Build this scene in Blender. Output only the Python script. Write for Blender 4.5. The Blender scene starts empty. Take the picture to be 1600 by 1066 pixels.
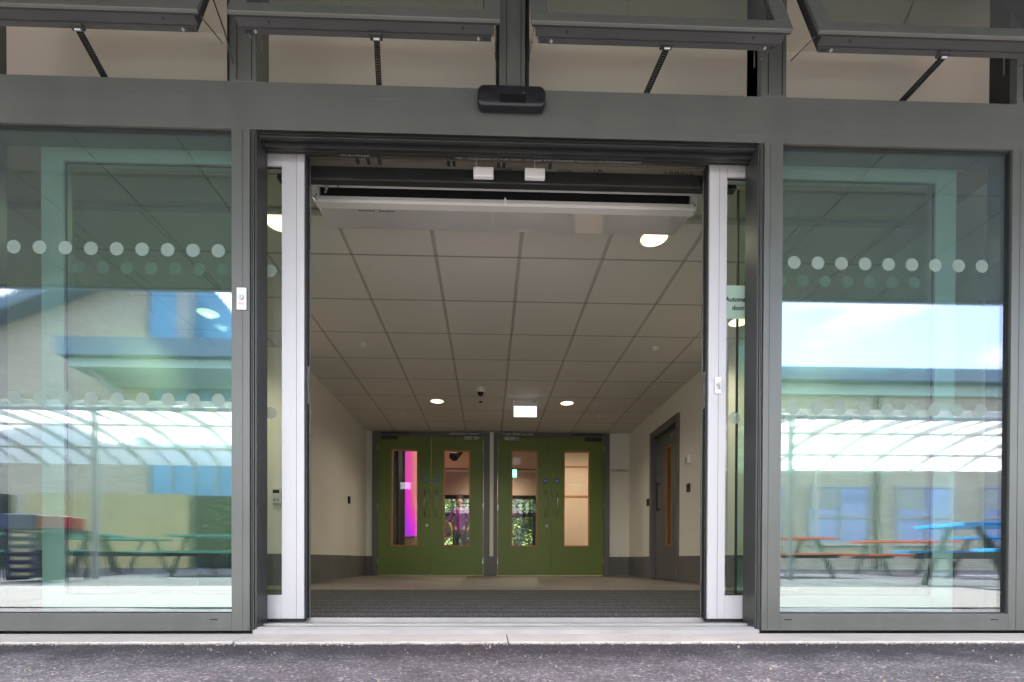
import bpy, bmesh, math, random
from mathutils import Vector, Matrix, Euler
random.seed(7)
R = math.radians
S = bpy.context.scene
COL = S.collection

# ------------------------------------------------------------------ camera
cam_d = bpy.data.cameras.new('camera')
cam = bpy.data.objects.new('camera', cam_d)
COL.objects.link(cam)
S.camera = cam
CAM = Vector((0, -2.09, .31))
yaw, pitch, roll = 2.686e-2, -6.906e-3, 3.388e-3
fw = Vector((math.sin(yaw)*math.cos(pitch), math.cos(yaw)*math.cos(pitch), math.sin(pitch)))
r0 = Vector((math.cos(yaw), -math.sin(yaw), 0)); u0 = r0.cross(fw)
rt = r0*math.cos(roll)+u0*math.sin(roll); up = u0*math.cos(roll)-r0*math.sin(roll)
cam.matrix_world = Matrix(((rt.x, up.x, -fw.x, CAM.x), (rt.y, up.y, -fw.y, CAM.y), (rt.z, up.z, -fw.z, CAM.z), (0, 0, 0, 1)))
cam_d.sensor_width = 36
cam_d.lens = 753/1600*36
cam_d.shift_x = -(782.43-800)/1600
cam_d.shift_y = (879.37-533)/1600
cam_d.clip_start = .02
cam_d.clip_end = 1000

# ------------------------------------------------------------------ sky, sun, exposure
SUN_EL, SUN_AZ = R(54), R(201)
w = bpy.data.worlds.new('World'); S.world = w; w.use_nodes = True
nt = w.node_tree
sky = nt.nodes.new('ShaderNodeTexSky'); sky.sky_type = 'NISHITA'; sky.sun_disc = False
sky.sun_elevation = SUN_EL; sky.sun_rotation = SUN_AZ; sky.dust_density = 2.5; sky.air_density = 1.0; sky.ozone_density = 1.0
bg = nt.nodes['Background']; bg.inputs[1].default_value = .14
# broken bright cloud over the blue
tcw = nt.nodes.new('ShaderNodeTexCoord'); mpw = nt.nodes.new('ShaderNodeMapping'); mpw.inputs['Scale'].default_value = (1, 1, 2.6)
nzw = nt.nodes.new('ShaderNodeTexNoise'); nzw.inputs['Scale'].default_value = 2.1; nzw.inputs['Detail'].default_value = 7; nzw.inputs['Roughness'].default_value = .55
crw = nt.nodes.new('ShaderNodeValToRGB'); crw.color_ramp.elements[0].position = .46; crw.color_ramp.elements[1].position = .74
crw.color_ramp.elements[0].color = (.05, .05, .05, 1); crw.color_ramp.elements[1].color = (.95, .95, .95, 1)
mxw = nt.nodes.new('ShaderNodeMix'); mxw.data_type = 'RGBA'; mxw.inputs[7].default_value = (9.5, 9.7, 10.0, 1)
nt.links.new(tcw.outputs['Generated'], mpw.inputs[0]); nt.links.new(mpw.outputs[0], nzw.inputs['Vector']); nt.links.new(nzw.outputs[0], crw.inputs[0])
nt.links.new(crw.outputs[0], mxw.inputs[0]); nt.links.new(sky.outputs[0], mxw.inputs[6]); nt.links.new(mxw.outputs[2], bg.inputs[0])
sd = bpy.data.lights.new('sun', 'SUN'); sd.energy = 4.2; sd.angle = R(.6); sd.color = (1, .95, .88)
so = bpy.data.objects.new('sun', sd); COL.objects.link(so)
sv = Vector((math.sin(SUN_AZ)*math.cos(SUN_EL), math.cos(SUN_AZ)*math.cos(SUN_EL), math.sin(SUN_EL)))
so.rotation_euler = sv.to_track_quat('Z', 'Y').to_euler(); so.location = (-15, -25, 30)
S.view_settings.view_transform = 'Standard'; S.view_settings.look = 'None'
S.view_settings.gamma = 1; S.view_settings.use_curve_mapping = False
S.view_settings.exposure = 2.78
S.cycles.use_denoising = True
S.cycles.max_bounces = 14; S.cycles.diffuse_bounces = 6; S.cycles.glossy_bounces = 6
S.cycles.transparent_max_bounces = 24; S.cycles.transmission_bounces = 8
S.cycles.caustics_reflective = False; S.cycles.caustics_refractive = False
S.cycles.sample_clamp_indirect = 6

# ------------------------------------------------------------------ materials
def newmat(name):
    m = bpy.data.materials.new(name); m.use_nodes = True
    return m, m.node_tree, m.node_tree.nodes['Principled BSDF']
def N(t, ty, **kw):
    n = t.nodes.new(ty)
    for k, v in kw.items(): setattr(n, k, v)
    return n
def coords(t, scale=(1, 1, 1)):
    tc = N(t, 'ShaderNodeTexCoord'); mp = N(t, 'ShaderNodeMapping'); mp.inputs['Scale'].default_value = scale
    g = N(t, 'ShaderNodeNewGeometry'); t.links.new(g.outputs['Position'], mp.inputs[0])
    return mp.outputs[0]
def noise(t, vec, scale, detail=4, rough=.6):
    n = N(t, 'ShaderNodeTexNoise'); n.inputs['Scale'].default_value = scale
    n.inputs['Detail'].default_value = detail; n.inputs['Roughness'].default_value = rough
    t.links.new(vec, n.inputs['Vector']); return n.outputs[0]
def ramp(t, fac, stops):
    r = N(t, 'ShaderNodeValToRGB'); e = r.color_ramp.elements
    while len(e) < len(stops): e.new(.5)
    for i, (p, c) in enumerate(stops):
        e[i].position = p; e[i].color = (c[0], c[1], c[2], 1)
    t.links.new(fac, r.inputs[0]); return r.outputs[0]
def maprange(t, v, a, b, c, d):
    m = N(t, 'ShaderNodeMapRange'); t.links.new(v, m.inputs[0])
    for i, x in enumerate((a, b, c, d)): m.inputs[i+1].default_value = x
    return m.outputs[0]
def bump(t, p, h, strength, dist=.01):
    b = N(t, 'ShaderNodeBump'); b.inputs['Strength'].default_value = strength; b.inputs['Distance'].default_value = dist
    t.links.new(h, b.inputs['Height']); t.links.new(b.outputs[0], p.inputs['Normal'])
def paint(name, col, rough=.45, metal=0, var=.12, scale=3, stretch=(1, 1, 1), bmp=.03, bscale=180, spec=.5, dust=0.):
    """painted or anodised surface: slight mottling, uneven gloss, fine grain"""
    m, t, p = newmat(name)
    v = coords(t, stretch)
    n1 = noise(t, v, scale, 6, .62)
    c = ramp(t, n1, [(.25, [x*(1-var) for x in col]), (.75, [min(1, x*(1+var)) for x in col])])
    if dust > 0:
        n3 = noise(t, v, scale*9, 5, .75)
        mx = N(t, 'ShaderNodeMix', data_type='RGBA'); mx.inputs[7].default_value = (.42, .40, .37, 1)
        t.links.new(maprange(t, n3, .56, .78, 0, dust), mx.inputs[0]); t.links.new(c, mx.inputs[6]); c = mx.outputs[2]
    t.links.new(c, p.inputs['Base Color'])
    n2 = noise(t, v, scale*4, 4)
    t.links.new(maprange(t, n2, .3, .7, rough*.85, min(1, rough*1.2)), p.inputs['Roughness'])
    p.inputs['Metallic'].default_value = metal
    p.inputs['Specular IOR Level'].default_value = spec
    if bmp > 0: bump(t, p, noise(t, coords(t, stretch), bscale, 2), bmp, .001)
    return m
def emit(name, col, s):
    m, t, p = newmat(name)
    p.inputs['Base Color'].default_value = (*col, 1); p.inputs['Emission Color'].default_value = (*col, 1)
    p.inputs['Emission Strength'].default_value = s
    return m
def glass(name, tint, refl=.12, ior=1.6, wav=.5, wscale=1.3, diffuse=0.):
    """clear pane: tinted transmission with Fresnel mirror reflection of slightly uneven float glass"""
    m = bpy.data.materials.new(name); m.use_nodes = True; t = m.node_tree; t.nodes.clear()
    out = N(t, 'ShaderNodeOutputMaterial'); mix = N(t, 'ShaderNodeMixShader')
    tr = N(t, 'ShaderNodeBsdfTransparent'); tr.inputs[0].default_value = (*tint, 1)
    gl = N(t, 'ShaderNodeBsdfGlossy'); gl.inputs['Roughness'].default_value = .004
    gl.inputs[0].default_value = (.93, .91, 1, 1)
    fr = N(t, 'ShaderNodeFresnel'); ge = N(t, 'ShaderNodeNewGeometry')
    t.links.new(maprange(t, ge.outputs['Backfacing'], 0, 1, ior, 1/ior), fr.inputs[0])   # same mirror strength from either side of the thin pane
    ad = N(t, 'ShaderNodeMath', operation='ADD', use_clamp=True); ad.inputs[1].default_value = refl
    t.links.new(fr.outputs[0], ad.inputs[0]); t.links.new(ad.outputs[0], mix.inputs[0])
    b = N(t, 'ShaderNodeBump'); b.inputs['Strength'].default_value = wav; b.inputs['Distance'].default_value = .002
    t.links.new(noise(t, coords(t, (.35, 1, 1.8)), wscale, 1, .3), b.inputs['Height'])
    b2 = N(t, 'ShaderNodeBump'); b2.inputs['Strength'].default_value = 1; b2.inputs['Distance'].default_value = .000034
    t.links.new(noise(t, coords(t, (1, 1, .04)), 170, 2, .5), b2.inputs['Height']); t.links.new(b.outputs[0], b2.inputs['Normal'])
    t.links.new(b2.outputs[0], gl.inputs['Normal'])
    t.links.new(tr.outputs[0], mix.inputs[1]); t.links.new(gl.outputs[0], mix.inputs[2]); 
    if diffuse > 0:
        m2 = N(t, 'ShaderNodeMixShader'); m2.inputs[0].default_value = diffuse
        df = N(t, 'ShaderNodeBsdfDiffuse'); df.inputs[0].default_value = (.6, .62, .6, 1)
        t.links.new(mix.outputs[0], m2.inputs[1]); t.links.new(df.outputs[0], m2.inputs[2]); t.links.new(m2.outputs[0], out.inputs[0])
    else: t.links.new(mix.outputs[0], out.inputs[0])
    return m
def frosted(name, col, op):
    m = bpy.data.materials.new(name); m.use_nodes = True; t = m.node_tree; t.nodes.clear()
    out = N(t, 'ShaderNodeOutputMaterial'); mix = N(t, 'ShaderNodeMixShader'); mix.inputs[0].default_value = op
    tr = N(t, 'ShaderNodeBsdfTransparent'); df = N(t, 'ShaderNodeBsdfDiffuse'); df.inputs[0].default_value = (*col, 1)
    tl = N(t, 'ShaderNodeBsdfTranslucent'); tl.inputs[0].default_value = (*col, 1)
    a = N(t, 'ShaderNodeMixShader'); a.inputs[0].default_value = .4
    t.links.new(df.outputs[0], a.inputs[1]); t.links.new(tl.outputs[0], a.inputs[2])
    t.links.new(tr.outputs[0], mix.inputs[1]); t.links.new(a.outputs[0], mix.inputs[2]); t.links.new(mix.outputs[0], out.inputs[0])
    return m

M = {}
M['frame'] = paint('grey_powder_coat', (.088, .092, .081), .34, 0, .13, 2.6, (1.6, 1, .5), 0, spec=.8)
M['frame_dark'] = paint('dark_profile', (.022, .023, .023), .38, .2, .2, 5)
M['profile'] = paint('mid_grey_profile', (.055, .055, .055), .36, .3, .12, 5, (.3, 1, 2))
M['gasket'] = paint('black_rubber', (.008, .008, .009), .55, 0, .2, 8)
M['leaf'] = paint('pale_anodised_leaf', (.50, .49, .50), .40, .15, .05, 2.5, (2, 1, .3), .03, 500, dust=.03)
M['brushed'] = paint('brushed_steel', (.5, .5, .5), .28, .9, .1, 6, (1, 1, .1))
M['galv'] = paint('galvanised_plate', (.34, .29, .24), .45, .35, .3, 2, (.3, 1, 1))
M['white_plastic'] = paint('white_plastic', (.72, .71, .70), .35, 0, .04)
M['black_plastic'] = paint('black_plastic', (.008, .008, .010), .4, 0, .2, 9, spec=.5)
M['black_gloss'] = paint('black_lens', (.003, .003, .004), .08, 0, .1)
M['heater_white'] = paint('white_gloss_casing', (.55, .54, .54), .03, 0, .03, spec=1.0, bmp=0)
M['heater_satin'] = paint('white_satin_casing', (.60, .58, .57), .35, 0, .05)
M['plaster'] = paint('cream_wall_paint', (.82, .795, .73), .75, 0, .04, .8, bmp=.06, bscale=90)
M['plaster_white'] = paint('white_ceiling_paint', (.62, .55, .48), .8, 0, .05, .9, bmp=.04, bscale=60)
M['band'] = paint('grey_wall_band', (.16, .155, .155), .5, 0, .06, 1)
M['tile'] = paint('mineral_fibre_tile', (.68, .64, .60), .85, 0, .05, 1.3, bmp=.12, bscale=320)
M['tbar'] = paint('ceiling_grid', (.46, .43, .40), .6, 0, .06)
M['door_frame'] = paint('mauve_grey_door_frame', (.150, .142, .150), .45, 0, .06)
M['green'] = paint('green_door_laminate', (.150, .205, .050), .42, 0, .06, 1.2, (1, 1, .6))
M['grey_door'] = paint('grey_door_laminate', (.155, .155, .15), .45, 0, .05)
M['oak'] = paint('oak_bead', (.42, .20, .075), .5, 0, .25, 14, (1, 1, .1))
M['blue_sign'] = paint('blue_disc', (.02, .09, .35), .4, 0, .05)
M['tan_panel'] = paint('timber_partition', (.60, .48, .37), .5, 0, .08, 1.1)
M['black_cloth'] = paint('black_curtain', (.02, .018, .022), .9, 0, .3, 4, (3, 1, .3))
M['green_sign'] = emit('green_exit_face', (.1, .8, .35), 1.2)
M['lamp'] = emit('warm_downlight_lens', (1, .80, .52), .42)
M['lamp_hall'] = emit('hall_downlight_lens', (1, .80, .58), .5)
M['exit_lit'] = emit('lit_sign_blade', (.96, .95, 1), .17)
M['pane'] = glass('green_float_glass', (.735, .885, .825), .14, 1.62, .45, .9)
M['pane_leaf'] = glass('leaf_glass', (.88, .95, .90), .015, 1.5, .2, 1.1)
M['pane_clear'] = glass('vision_panel_glass', (.95, .95, .93), .0, 1.45, .02)
M['pane_sash'] = glass('sash_glass', (.72, .77, .72), .03, 1.5, .15, 1.5)
M['dot'] = frosted('frosted_vinyl', (.46, .56, .52), .42)
M['sticker'] = frosted('frosted_sticker', (.60, .78, .70), .62)
M['ink'] = paint('black_ink', (.006, .008, .01), .6)
M['red_ink'] = paint('red_ink', (.55, .03, .03), .5)
M['skin'] = paint('skin', (.42, .24, .17), .5)
M['purple'] = paint('purple_top', (.14, .012, .20), .8)
M['dark_trousers'] = paint('navy_trousers', (.02, .02, .03), .85)
M['hair'] = paint('dark_hair', (.02, .014, .01), .6)
M['blue_glass'] = paint('blue_glazed_wall', (.20, .46, .70), .45, 0, .2, 1)
M['pane_blue'] = paint('blue_window_pane', (.30, .36, .62), .12, .2, .2, 1)
M['roof_metal'] = paint('blue_grey_roof_sheet', (.20, .27, .34), .5, .2, .1, 1, (1, 1, 1))
M['pale_green'] = paint('pale_green_soffit', (.50, .66, .58), .6)
M['steel_white'] = paint('white_painted_steel', (.42, .43, .42), .4, .1, .06)
M['yellow_board'] = paint('yellow_board', (.52, .43, .22), .6, 0, .15, 2)
M['soffit'] = paint('soffit_board', (.11, .12, .115), .6, 0, .06, 1.5)
M['tray_blue'] = paint('blue_plastic_tray', (.025, .035, .17), .35)
M['tray_red'] = paint('red_plastic_box', (.36, .025, .04), .35)
M['label_card'] = paint('cream_card', (.7, .62, .38), .7)
M['table_blue'] = paint('blue_table_plank', (.03, .38, .85), .4, 0, .1)
M['table_red'] = paint('red_table_plank', (.80, .12, .04), .4, 0, .1)
M['table_teal'] = paint('teal_table_plank', (.04, .28, .25), .4, 0, .1)
M['table_leg'] = paint('dark_table_leg', (.05, .055, .05), .5)
M['bark'] = paint('bark', (.09, .065, .04), .9)

def brickmat(name, c1, c2, mortar):
    m, t, p = newmat(name)
    g = N(t, 'ShaderNodeNewGeometry'); sx = N(t, 'ShaderNodeSeparateXYZ'); cx = N(t, 'ShaderNodeCombineXYZ')
    t.links.new(g.outputs['Position'], sx.inputs[0])
    ad = N(t, 'ShaderNodeMath', operation='ADD'); t.links.new(sx.outputs[0], ad.inputs[0]); t.links.new(sx.outputs[1], ad.inputs[1])
    t.links.new(ad.outputs[0], cx.inputs[0]); t.links.new(sx.outputs[2], cx.inputs[1])
    b = N(t, 'ShaderNodeTexBrick'); b.inputs['Scale'].default_value = 1
    b.inputs['Brick Width'].default_value = .225; b.inputs['Row Height'].default_value = .075
    b.inputs['Mortar Size'].default_value = .010; b.inputs['Mortar Smooth'].default_value = .2
    b.inputs['Color1'].default_value = (*c1, 1); b.inputs['Color2'].default_value = (*c2, 1); b.inputs['Mortar'].default_value = (*mortar, 1)
    t.links.new(cx.outputs[0], b.inputs['Vector']); 
    n = noise(t, g.outputs['Position'], 1.2, 5)
    mx = N(t, 'ShaderNodeMix', data_type='RGBA', blend_type='MULTIPLY'); mx.inputs[0].default_value = .5
    t.links.new(b.outputs[0], mx.inputs[6]); t.links.new(ramp(t, n, [(.3, (.7, .7, .7)), (.7, (1, 1, 1))]), mx.inputs[7])
    t.links.new(mx.outputs[2], p.inputs['Base Color']); p.inputs['Roughness'].default_value = .85
    bump(t, p, b.outputs[1], .5, -.006)
    return m
M['brick'] = brickmat('buff_brick', (.76, .67, .53), (.62, .52, .39), (.40, .37, .32))

def asphalt():
    m, t, p = newmat('asphalt')
    v = coords(t)
    vo = N(t, 'ShaderNodeTexVoronoi'); vo.inputs['Scale'].default_value = 150; t.links.new(v, vo.inputs['Vector'])
    vo2 = N(t, 'ShaderNodeTexVoronoi'); vo2.inputs['Scale'].default_value = 62; t.links.new(v, vo2.inputs['Vector'])
    n1 = noise(t, v, 3.1, 9, .78); n2 = noise(t, v, 240, 3, .7); n3 = noise(t, v, 9, 5, .7)
    c = ramp(t, n1, [(.34, (.11, .10, .114)), (.5, (.20, .183, .207)), (.66, (.31, .285, .318))])
    # aggregate: each stone has its own tone
    sep = N(t, 'ShaderNodeSeparateColor'); t.links.new(vo.outputs['Color'], sep.inputs[0])
    st = ramp(t, sep.outputs[0], [(0, (.48, .47, .48)), (.55, (.88, .87, .89)), (.88, (1.15, 1.12, 1.15)), (.99, (2.8, 2.6, 2.5))])
    st.node.color_ramp.interpolation = 'LINEAR'
    mx = N(t, 'ShaderNodeMix', data_type='RGBA', blend_type='MULTIPLY'); mx.inputs[0].default_value = .9
    t.links.new(c, mx.inputs[6]); t.links.new(st, mx.inputs[7])
    # dusty pale patches
    mx2 = N(t, 'ShaderNodeMix', data_type='RGBA'); mx2.inputs[7].default_value = (.22, .20, .19, 1)
    t.links.new(maprange(t, n3, .55, .8, 0, .45), mx2.inputs[0]); t.links.new(mx.outputs[2], mx2.inputs[6])
    sy = N(t, 'ShaderNodeSeparateXYZ'); t.links.new(v, sy.inputs[0])
    n5 = noise(t, v, 3.4, 5, .65)
    ma = N(t, 'ShaderNodeMath', operation='MULTIPLY_ADD'); ma.inputs[1].default_value = .5; t.links.new(n5, ma.inputs[0]); t.links.new(sy.outputs[1], ma.inputs[2])
    mx3 = N(t, 'ShaderNodeMix', data_type='RGBA', blend_type='MULTIPLY'); mx3.inputs[7].default_value = (.30, .285, .32, 1)
    t.links.new(maprange(t, ma.outputs[0], -.34, -.12, 0, 1), mx3.inputs[0]); t.links.new(mx2.outputs[2], mx3.inputs[6])
    mx2 = mx3
    t.links.new(mx2.outputs[2], p.inputs['Base Color'])
    t.links.new(maprange(t, n2, .3, .7, .62, .95), p.inputs['Roughness'])
    ad = N(t, 'ShaderNodeMath', operation='ADD'); t.links.new(vo.outputs['Distance'], ad.inputs[0]); t.links.new(n2, ad.inputs[1])
    ad2 = N(t, 'ShaderNodeMath', operation='ADD'); t.links.new(vo2.outputs['Distance'], ad2.inputs[0]); t.links.new(ad.outputs[0], ad2.inputs[1])
    bump(t, p, ad2.outputs[0], .75, .006)
    return m
M['asphalt'] = asphalt()
def concrete(name, col, mark=.35):
    m, t, p = newmat(name); v = coords(t)
    n = noise(t, v, 3.2, 8, .7); n2 = noise(t, v, 60, 5, .75)
    c = ramp(t, n, [(.3, [x*.78 for x in col]), (.7, col)])
    mx = N(t, 'ShaderNodeMix', data_type='RGBA'); mx.inputs[7].default_value = (.20, .17, .14, 1)
    t.links.new(maprange(t, n2, .58, .72, 0, mark), mx.inputs[0]); t.links.new(c, mx.inputs[6]); t.links.new(mx.outputs[2], p.inputs['Base Color'])
    p.inputs['Roughness'].default_value = .85; bump(t, p, n2, .35, .003); return m
M['concrete'] = concrete('concrete_apron', (.64, .59, .56), .55)
M['paving'] = concrete('pale_paving', (.27, .26, .25), .15)
M['stone'] = paint('loose_stone', (.34, .29, .23), .8, 0, .5, 30)
def matmat():
    m, t, p = newmat('barrier_matting'); v = coords(t)
    wv = N(t, 'ShaderNodeTexWave', wave_type='BANDS', bands_direction='Y'); wv.inputs['Scale'].default_value = 1.6; wv.inputs['Distortion'].default_value = 1.6
    wv.inputs['Detail Scale'].default_value = 3
    t.links.new(v, wv.inputs['Vector'])
    n = noise(t, v, 125, 2, .9)
    c = ramp(t, n, [(.38, (.008, .008, .009)), (.52, (.04, .04, .042)), (.70, (.34, .34, .35))])
    mx = N(t, 'ShaderNodeMix', data_type='RGBA', blend_type='MULTIPLY'); mx.inputs[0].default_value = .75
    t.links.new(c, mx.inputs[6]); t.links.new(ramp(t, wv.outputs[0], [(.1, (.35, .35, .35)), (.6, (1, 1, 1))]), mx.inputs[7])
    t.links.new(mx.outputs[2], p.inputs['Base Color']); p.inputs['Roughness'].default_value = .95
    bump(t, p, n, .8, .004); return m
M['mat'] = matmat()
def vinyl():
    m, t, p = newmat('vinyl_floor'); v = coords(t)
    n = noise(t, v, 1.5, 6, .65); n2 = noise(t, v, 22, 5, .8)
    c = ramp(t, n, [(.3, (.15, .135, .12)), (.7, (.24, .22, .20))])
    mx = N(t, 'ShaderNodeMix', data_type='RGBA'); mx.inputs[7].default_value = (.42, .38, .32, 1)
    t.links.new(maprange(t, n2, .55, .75, 0, .3), mx.inputs[0]); t.links.new(c, mx.inputs[6]); t.links.new(mx.outputs[2], p.inputs['Base Color'])
    t.links.new(maprange(t, n2, .3, .7, .35, .6), p.inputs['Roughness']); return m
M['vinyl'] = vinyl()
def poly():
    m = bpy.data.materials.new('translucent_roof_sheet'); m.use_nodes = True; t = m.node_tree; t.nodes.clear()
    out = N(t, 'ShaderNodeOutputMaterial'); mix = N(t, 'ShaderNodeMixShader'); mix.inputs[0].default_value = .62
    tr = N(t, 'ShaderNodeBsdfTransparent'); tr.inputs[0].default_value = (.92, .96, .95, 1)
    tl = N(t, 'ShaderNodeBsdfTranslucent'); n = noise(t, coords(t), 1.1, 4)
    t.links.new(ramp(t, n, [(.3, (.80, .86, .84)), (.7, (.97, .98, .97))]), tl.inputs[0])
    t.links.new(tr.outputs[0], mix.inputs[1]); t.links.new(tl.outputs[0], mix.inputs[2]); t.links.new(mix.outputs[0], out.inputs[0])
    return m
M['poly'] = poly()
def leafmat():
    m, t, p = newmat('hedge_leaf')
    oi = N(t, 'ShaderNodeNewGeometry')
    t.links.new(ramp(t, oi.outputs['Random Per Island'], [(0, (.02, .05, .008)), (.6, (.05, .10, .018)), (1, (.11, .17, .04))]), p.inputs['Base Color'])
    p.inputs['Roughness'].default_value = .5; return m
M['leafg'] = leafmat()
def stageglowmat():  # coloured stage light on a wall, painted as an emissive gradient
    m, t, p = newmat('painted_stage_glow')
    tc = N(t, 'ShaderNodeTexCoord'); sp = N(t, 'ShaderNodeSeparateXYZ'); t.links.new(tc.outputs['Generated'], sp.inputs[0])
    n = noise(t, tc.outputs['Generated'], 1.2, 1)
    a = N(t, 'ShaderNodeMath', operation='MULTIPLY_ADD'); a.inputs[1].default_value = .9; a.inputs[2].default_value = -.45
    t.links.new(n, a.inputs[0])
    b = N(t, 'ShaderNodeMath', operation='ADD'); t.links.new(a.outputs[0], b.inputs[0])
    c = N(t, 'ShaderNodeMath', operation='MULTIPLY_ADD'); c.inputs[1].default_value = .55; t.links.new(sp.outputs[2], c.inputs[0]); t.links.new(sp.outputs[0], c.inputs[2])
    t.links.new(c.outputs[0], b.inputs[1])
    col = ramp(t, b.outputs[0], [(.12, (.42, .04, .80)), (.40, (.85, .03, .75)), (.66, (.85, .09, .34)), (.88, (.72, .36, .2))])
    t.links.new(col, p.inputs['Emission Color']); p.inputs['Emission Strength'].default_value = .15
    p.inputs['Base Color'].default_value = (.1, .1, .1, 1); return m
M['screen'] = stageglowmat()  # the painted stage-light glow

# ------------------------------------------------------------------ builders
def bx(bm, x0, x1, y0, y1, z0, z1, mtx=None):
    vs = [bm.verts.new((x, y, z)) for z in (z0, z1) for y in (y0, y1) for x in (x0, x1)]
    for f in ((0, 2, 3, 1), (4, 5, 7, 6), (0, 1, 5, 4), (2, 6, 7, 3), (0, 4, 6, 2), (1, 3, 7, 5)):
        bm.faces.new([vs[i] for i in f])
    if mtx is not None: bmesh.ops.transform(bm, matrix=mtx, verts=vs)
    return vs
def cyl(bm, p0, p1, r, n=16, r2=None, cap=True):
    p0, p1 = Vector(p0), Vector(p1); d = p1-p0; L = d.length
    q = d.to_track_quat('Z', 'Y').to_matrix().to_4x4(); q.translation = (p0+p1)/2
    return bmesh.ops.create_cone(bm, cap_ends=cap, segments=n, radius1=r, radius2=r if r2 is None else r2, depth=L, matrix=q)['verts']
def prism(bm, pts, axis, a, b):
    """extrude a 2-D outline along an axis: pts are (u, v) in the other two axes"""
    def P(u, v, c): return {'x': (c, u, v), 'y': (u, c, v), 'z': (u, v, c)}[axis]
    A = [bm.verts.new(P(u, v, a)) for u, v in pts]; B = [bm.verts.new(P(u, v, b)) for u, v in pts]
    bm.faces.new(A); bm.faces.new(B[::-1]); n = len(pts)
    for i in range(n): bm.faces.new((A[i], B[i], B[(i+1) % n], A[(i+1) % n]))
    return A+B
def finish(name, bm, mat, parent=None, off=(0, 0, 0), bevel=0, seg=2, smooth=False):
    bmesh.ops.recalc_face_normals(bm, faces=bm.faces)
    me = bpy.data.meshes.new(name)
    bm.to_mesh(me); bm.free()
    if smooth:
        for f in me.polygons: f.use_smooth = True
    me.materials.append(M[mat] if isinstance(mat, str) else mat)
    o = bpy.data.objects.new(name, me); COL.objects.link(o)
    if off != (0, 0, 0): me.transform(Matrix.Translation([-c for c in off]))
    if parent is not None: o.parent = parent
    elif off != (0, 0, 0): o.location = off
    if bevel > 0:
        b = o.modifiers.new('bevel', 'BEVEL'); b.width = bevel; b.segments = seg; b.limit_method = 'ANGLE'; b.harden_normals = False
    return o
def tag(o, label=None, cat=None, group=None, kind=None):
    for k, v in (('label', label), ('category', cat), ('group', group), ('kind', kind)):
        if v: o[k] = v
    return o
class Thing:
    def __init__(s, name, label, cat, loc=(0, 0, 0), group=None, kind=None, rot=(0, 0, 0), local=False):
        s.o = bpy.data.objects.new(name, None); COL.objects.link(s.o); s.o.empty_display_size = .1
        s.o.location = loc; s.o.rotation_euler = rot; s.off = (0, 0, 0) if local else tuple(loc)
        tag(s.o, label, cat, group, kind)
    def part(s, name, fn, mat, parent=None, bevel=0, seg=2, smooth=False, label=None):
        bm = bmesh.new(); fn(bm)
        o = finish(name, bm, mat, parent or s.o, s.off, bevel, seg, smooth)
        if label: o['label'] = label
        return o
    def boxes(s, name, lst, mat, parent=None, bevel=0, label=None):
        return s.part(name, lambda bm: [bx(bm, *b) for b in lst], mat, parent, bevel, label=label)
def share(src, name, parent, loc=(0, 0, 0), rot=(0, 0, 0)):
    o = src.copy(); o.name = name; COL.objects.link(o); o.parent = parent; o.location = loc; o.rotation_euler = rot; return o
def copy_thing(root, loc, rot=None, label=None):
    def rec(o, par):
        c = o.copy(); COL.objects.link(c); c.parent = par
        for ch in list(o.children): rec(ch, c)
        return c
    r = rec(root, None); r.location = loc
    if rot: r.rotation_euler = rot
    if label: r['label'] = label
    return r
def struct(name, lst, mat, bevel=0):
    bm = bmesh.new(); [bx(bm, *b) for b in lst]
    return tag(finish(name, bm, mat, bevel=bevel), kind='structure')
def solo(name, label, cat, fn, mat, loc=(0, 0, 0), bevel=0, smooth=False, group=None, kind=None):
    bm = bmesh.new(); fn(bm); return tag(finish(name, bm, mat, None, loc, bevel, 2, smooth), label, cat, group, kind)
def textmesh(s, size, mat, parent, loc, rot, off=(0, 0, 0), name='lettering', align='LEFT', spacing=1.0, sx=1., extrude=.0004, line=1.0, bold=0.):
    cu = bpy.data.curves.new('t', 'FONT'); cu.body = s; cu.size = size; cu.align_x = align; cu.extrude = extrude; cu.offset = bold; cu.space_character = spacing; cu.space_line = line
    to = bpy.data.objects.new('t', cu); COL.objects.link(to); bpy.context.view_layer.update()
    me = bpy.data.meshes.new_from_object(to); bpy.data.objects.remove(to); bpy.data.curves.remove(cu)
    me.name = name; me.materials.append(M[mat]); o = bpy.data.objects.new(name, me); COL.objects.link(o)
    me.transform(Matrix.Diagonal((sx, 1, 1, 1)))
    o.parent = parent; o.location = [a-b for a, b in zip(loc, off)]; o.rotation_euler = rot
    return o

FZ = .035          # finished floor level inside
CEIL = 2.464
WL, WR = -2.045, 2.412      # lobby side walls
WLN, WRN = -2.95, 2.86      # wider bay just behind the glazing
BACK = 6.09

# ------------------------------------------------------------------ ground
def ground_sheet():
    bm = bmesh.new()
    # asphalt as one large sheet, finer close to the threshold
    xs = [-120, -40, -12, -4]+[-3+.25*i for i in range(25)]+[4, 12, 40, 120]
    ys = [-120, -40, -12, -5]+[-3+.2*i for i in range(16)]+[.4, 20, 120]
    vs = [[bm.verts.new((x, y, -.022+(.004*math.sin(x*2.3+y*3)+.003*math.sin(x*5.1-y*7) if abs(x) < 3.1 and -3.1 < y < -.3 else 0)-(0 if y < .1 else .1))) for x in xs] for y in ys]
    for j in range(len(ys)-1):
        for i in range(len(xs)-1): bm.faces.new((vs[j][i], vs[j][i+1], vs[j+1][i+1], vs[j+1][i]))
    o = finish('ground', bm, 'asphalt', smooth=True); tag(o, kind='structure')
ground_sheet()
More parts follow.
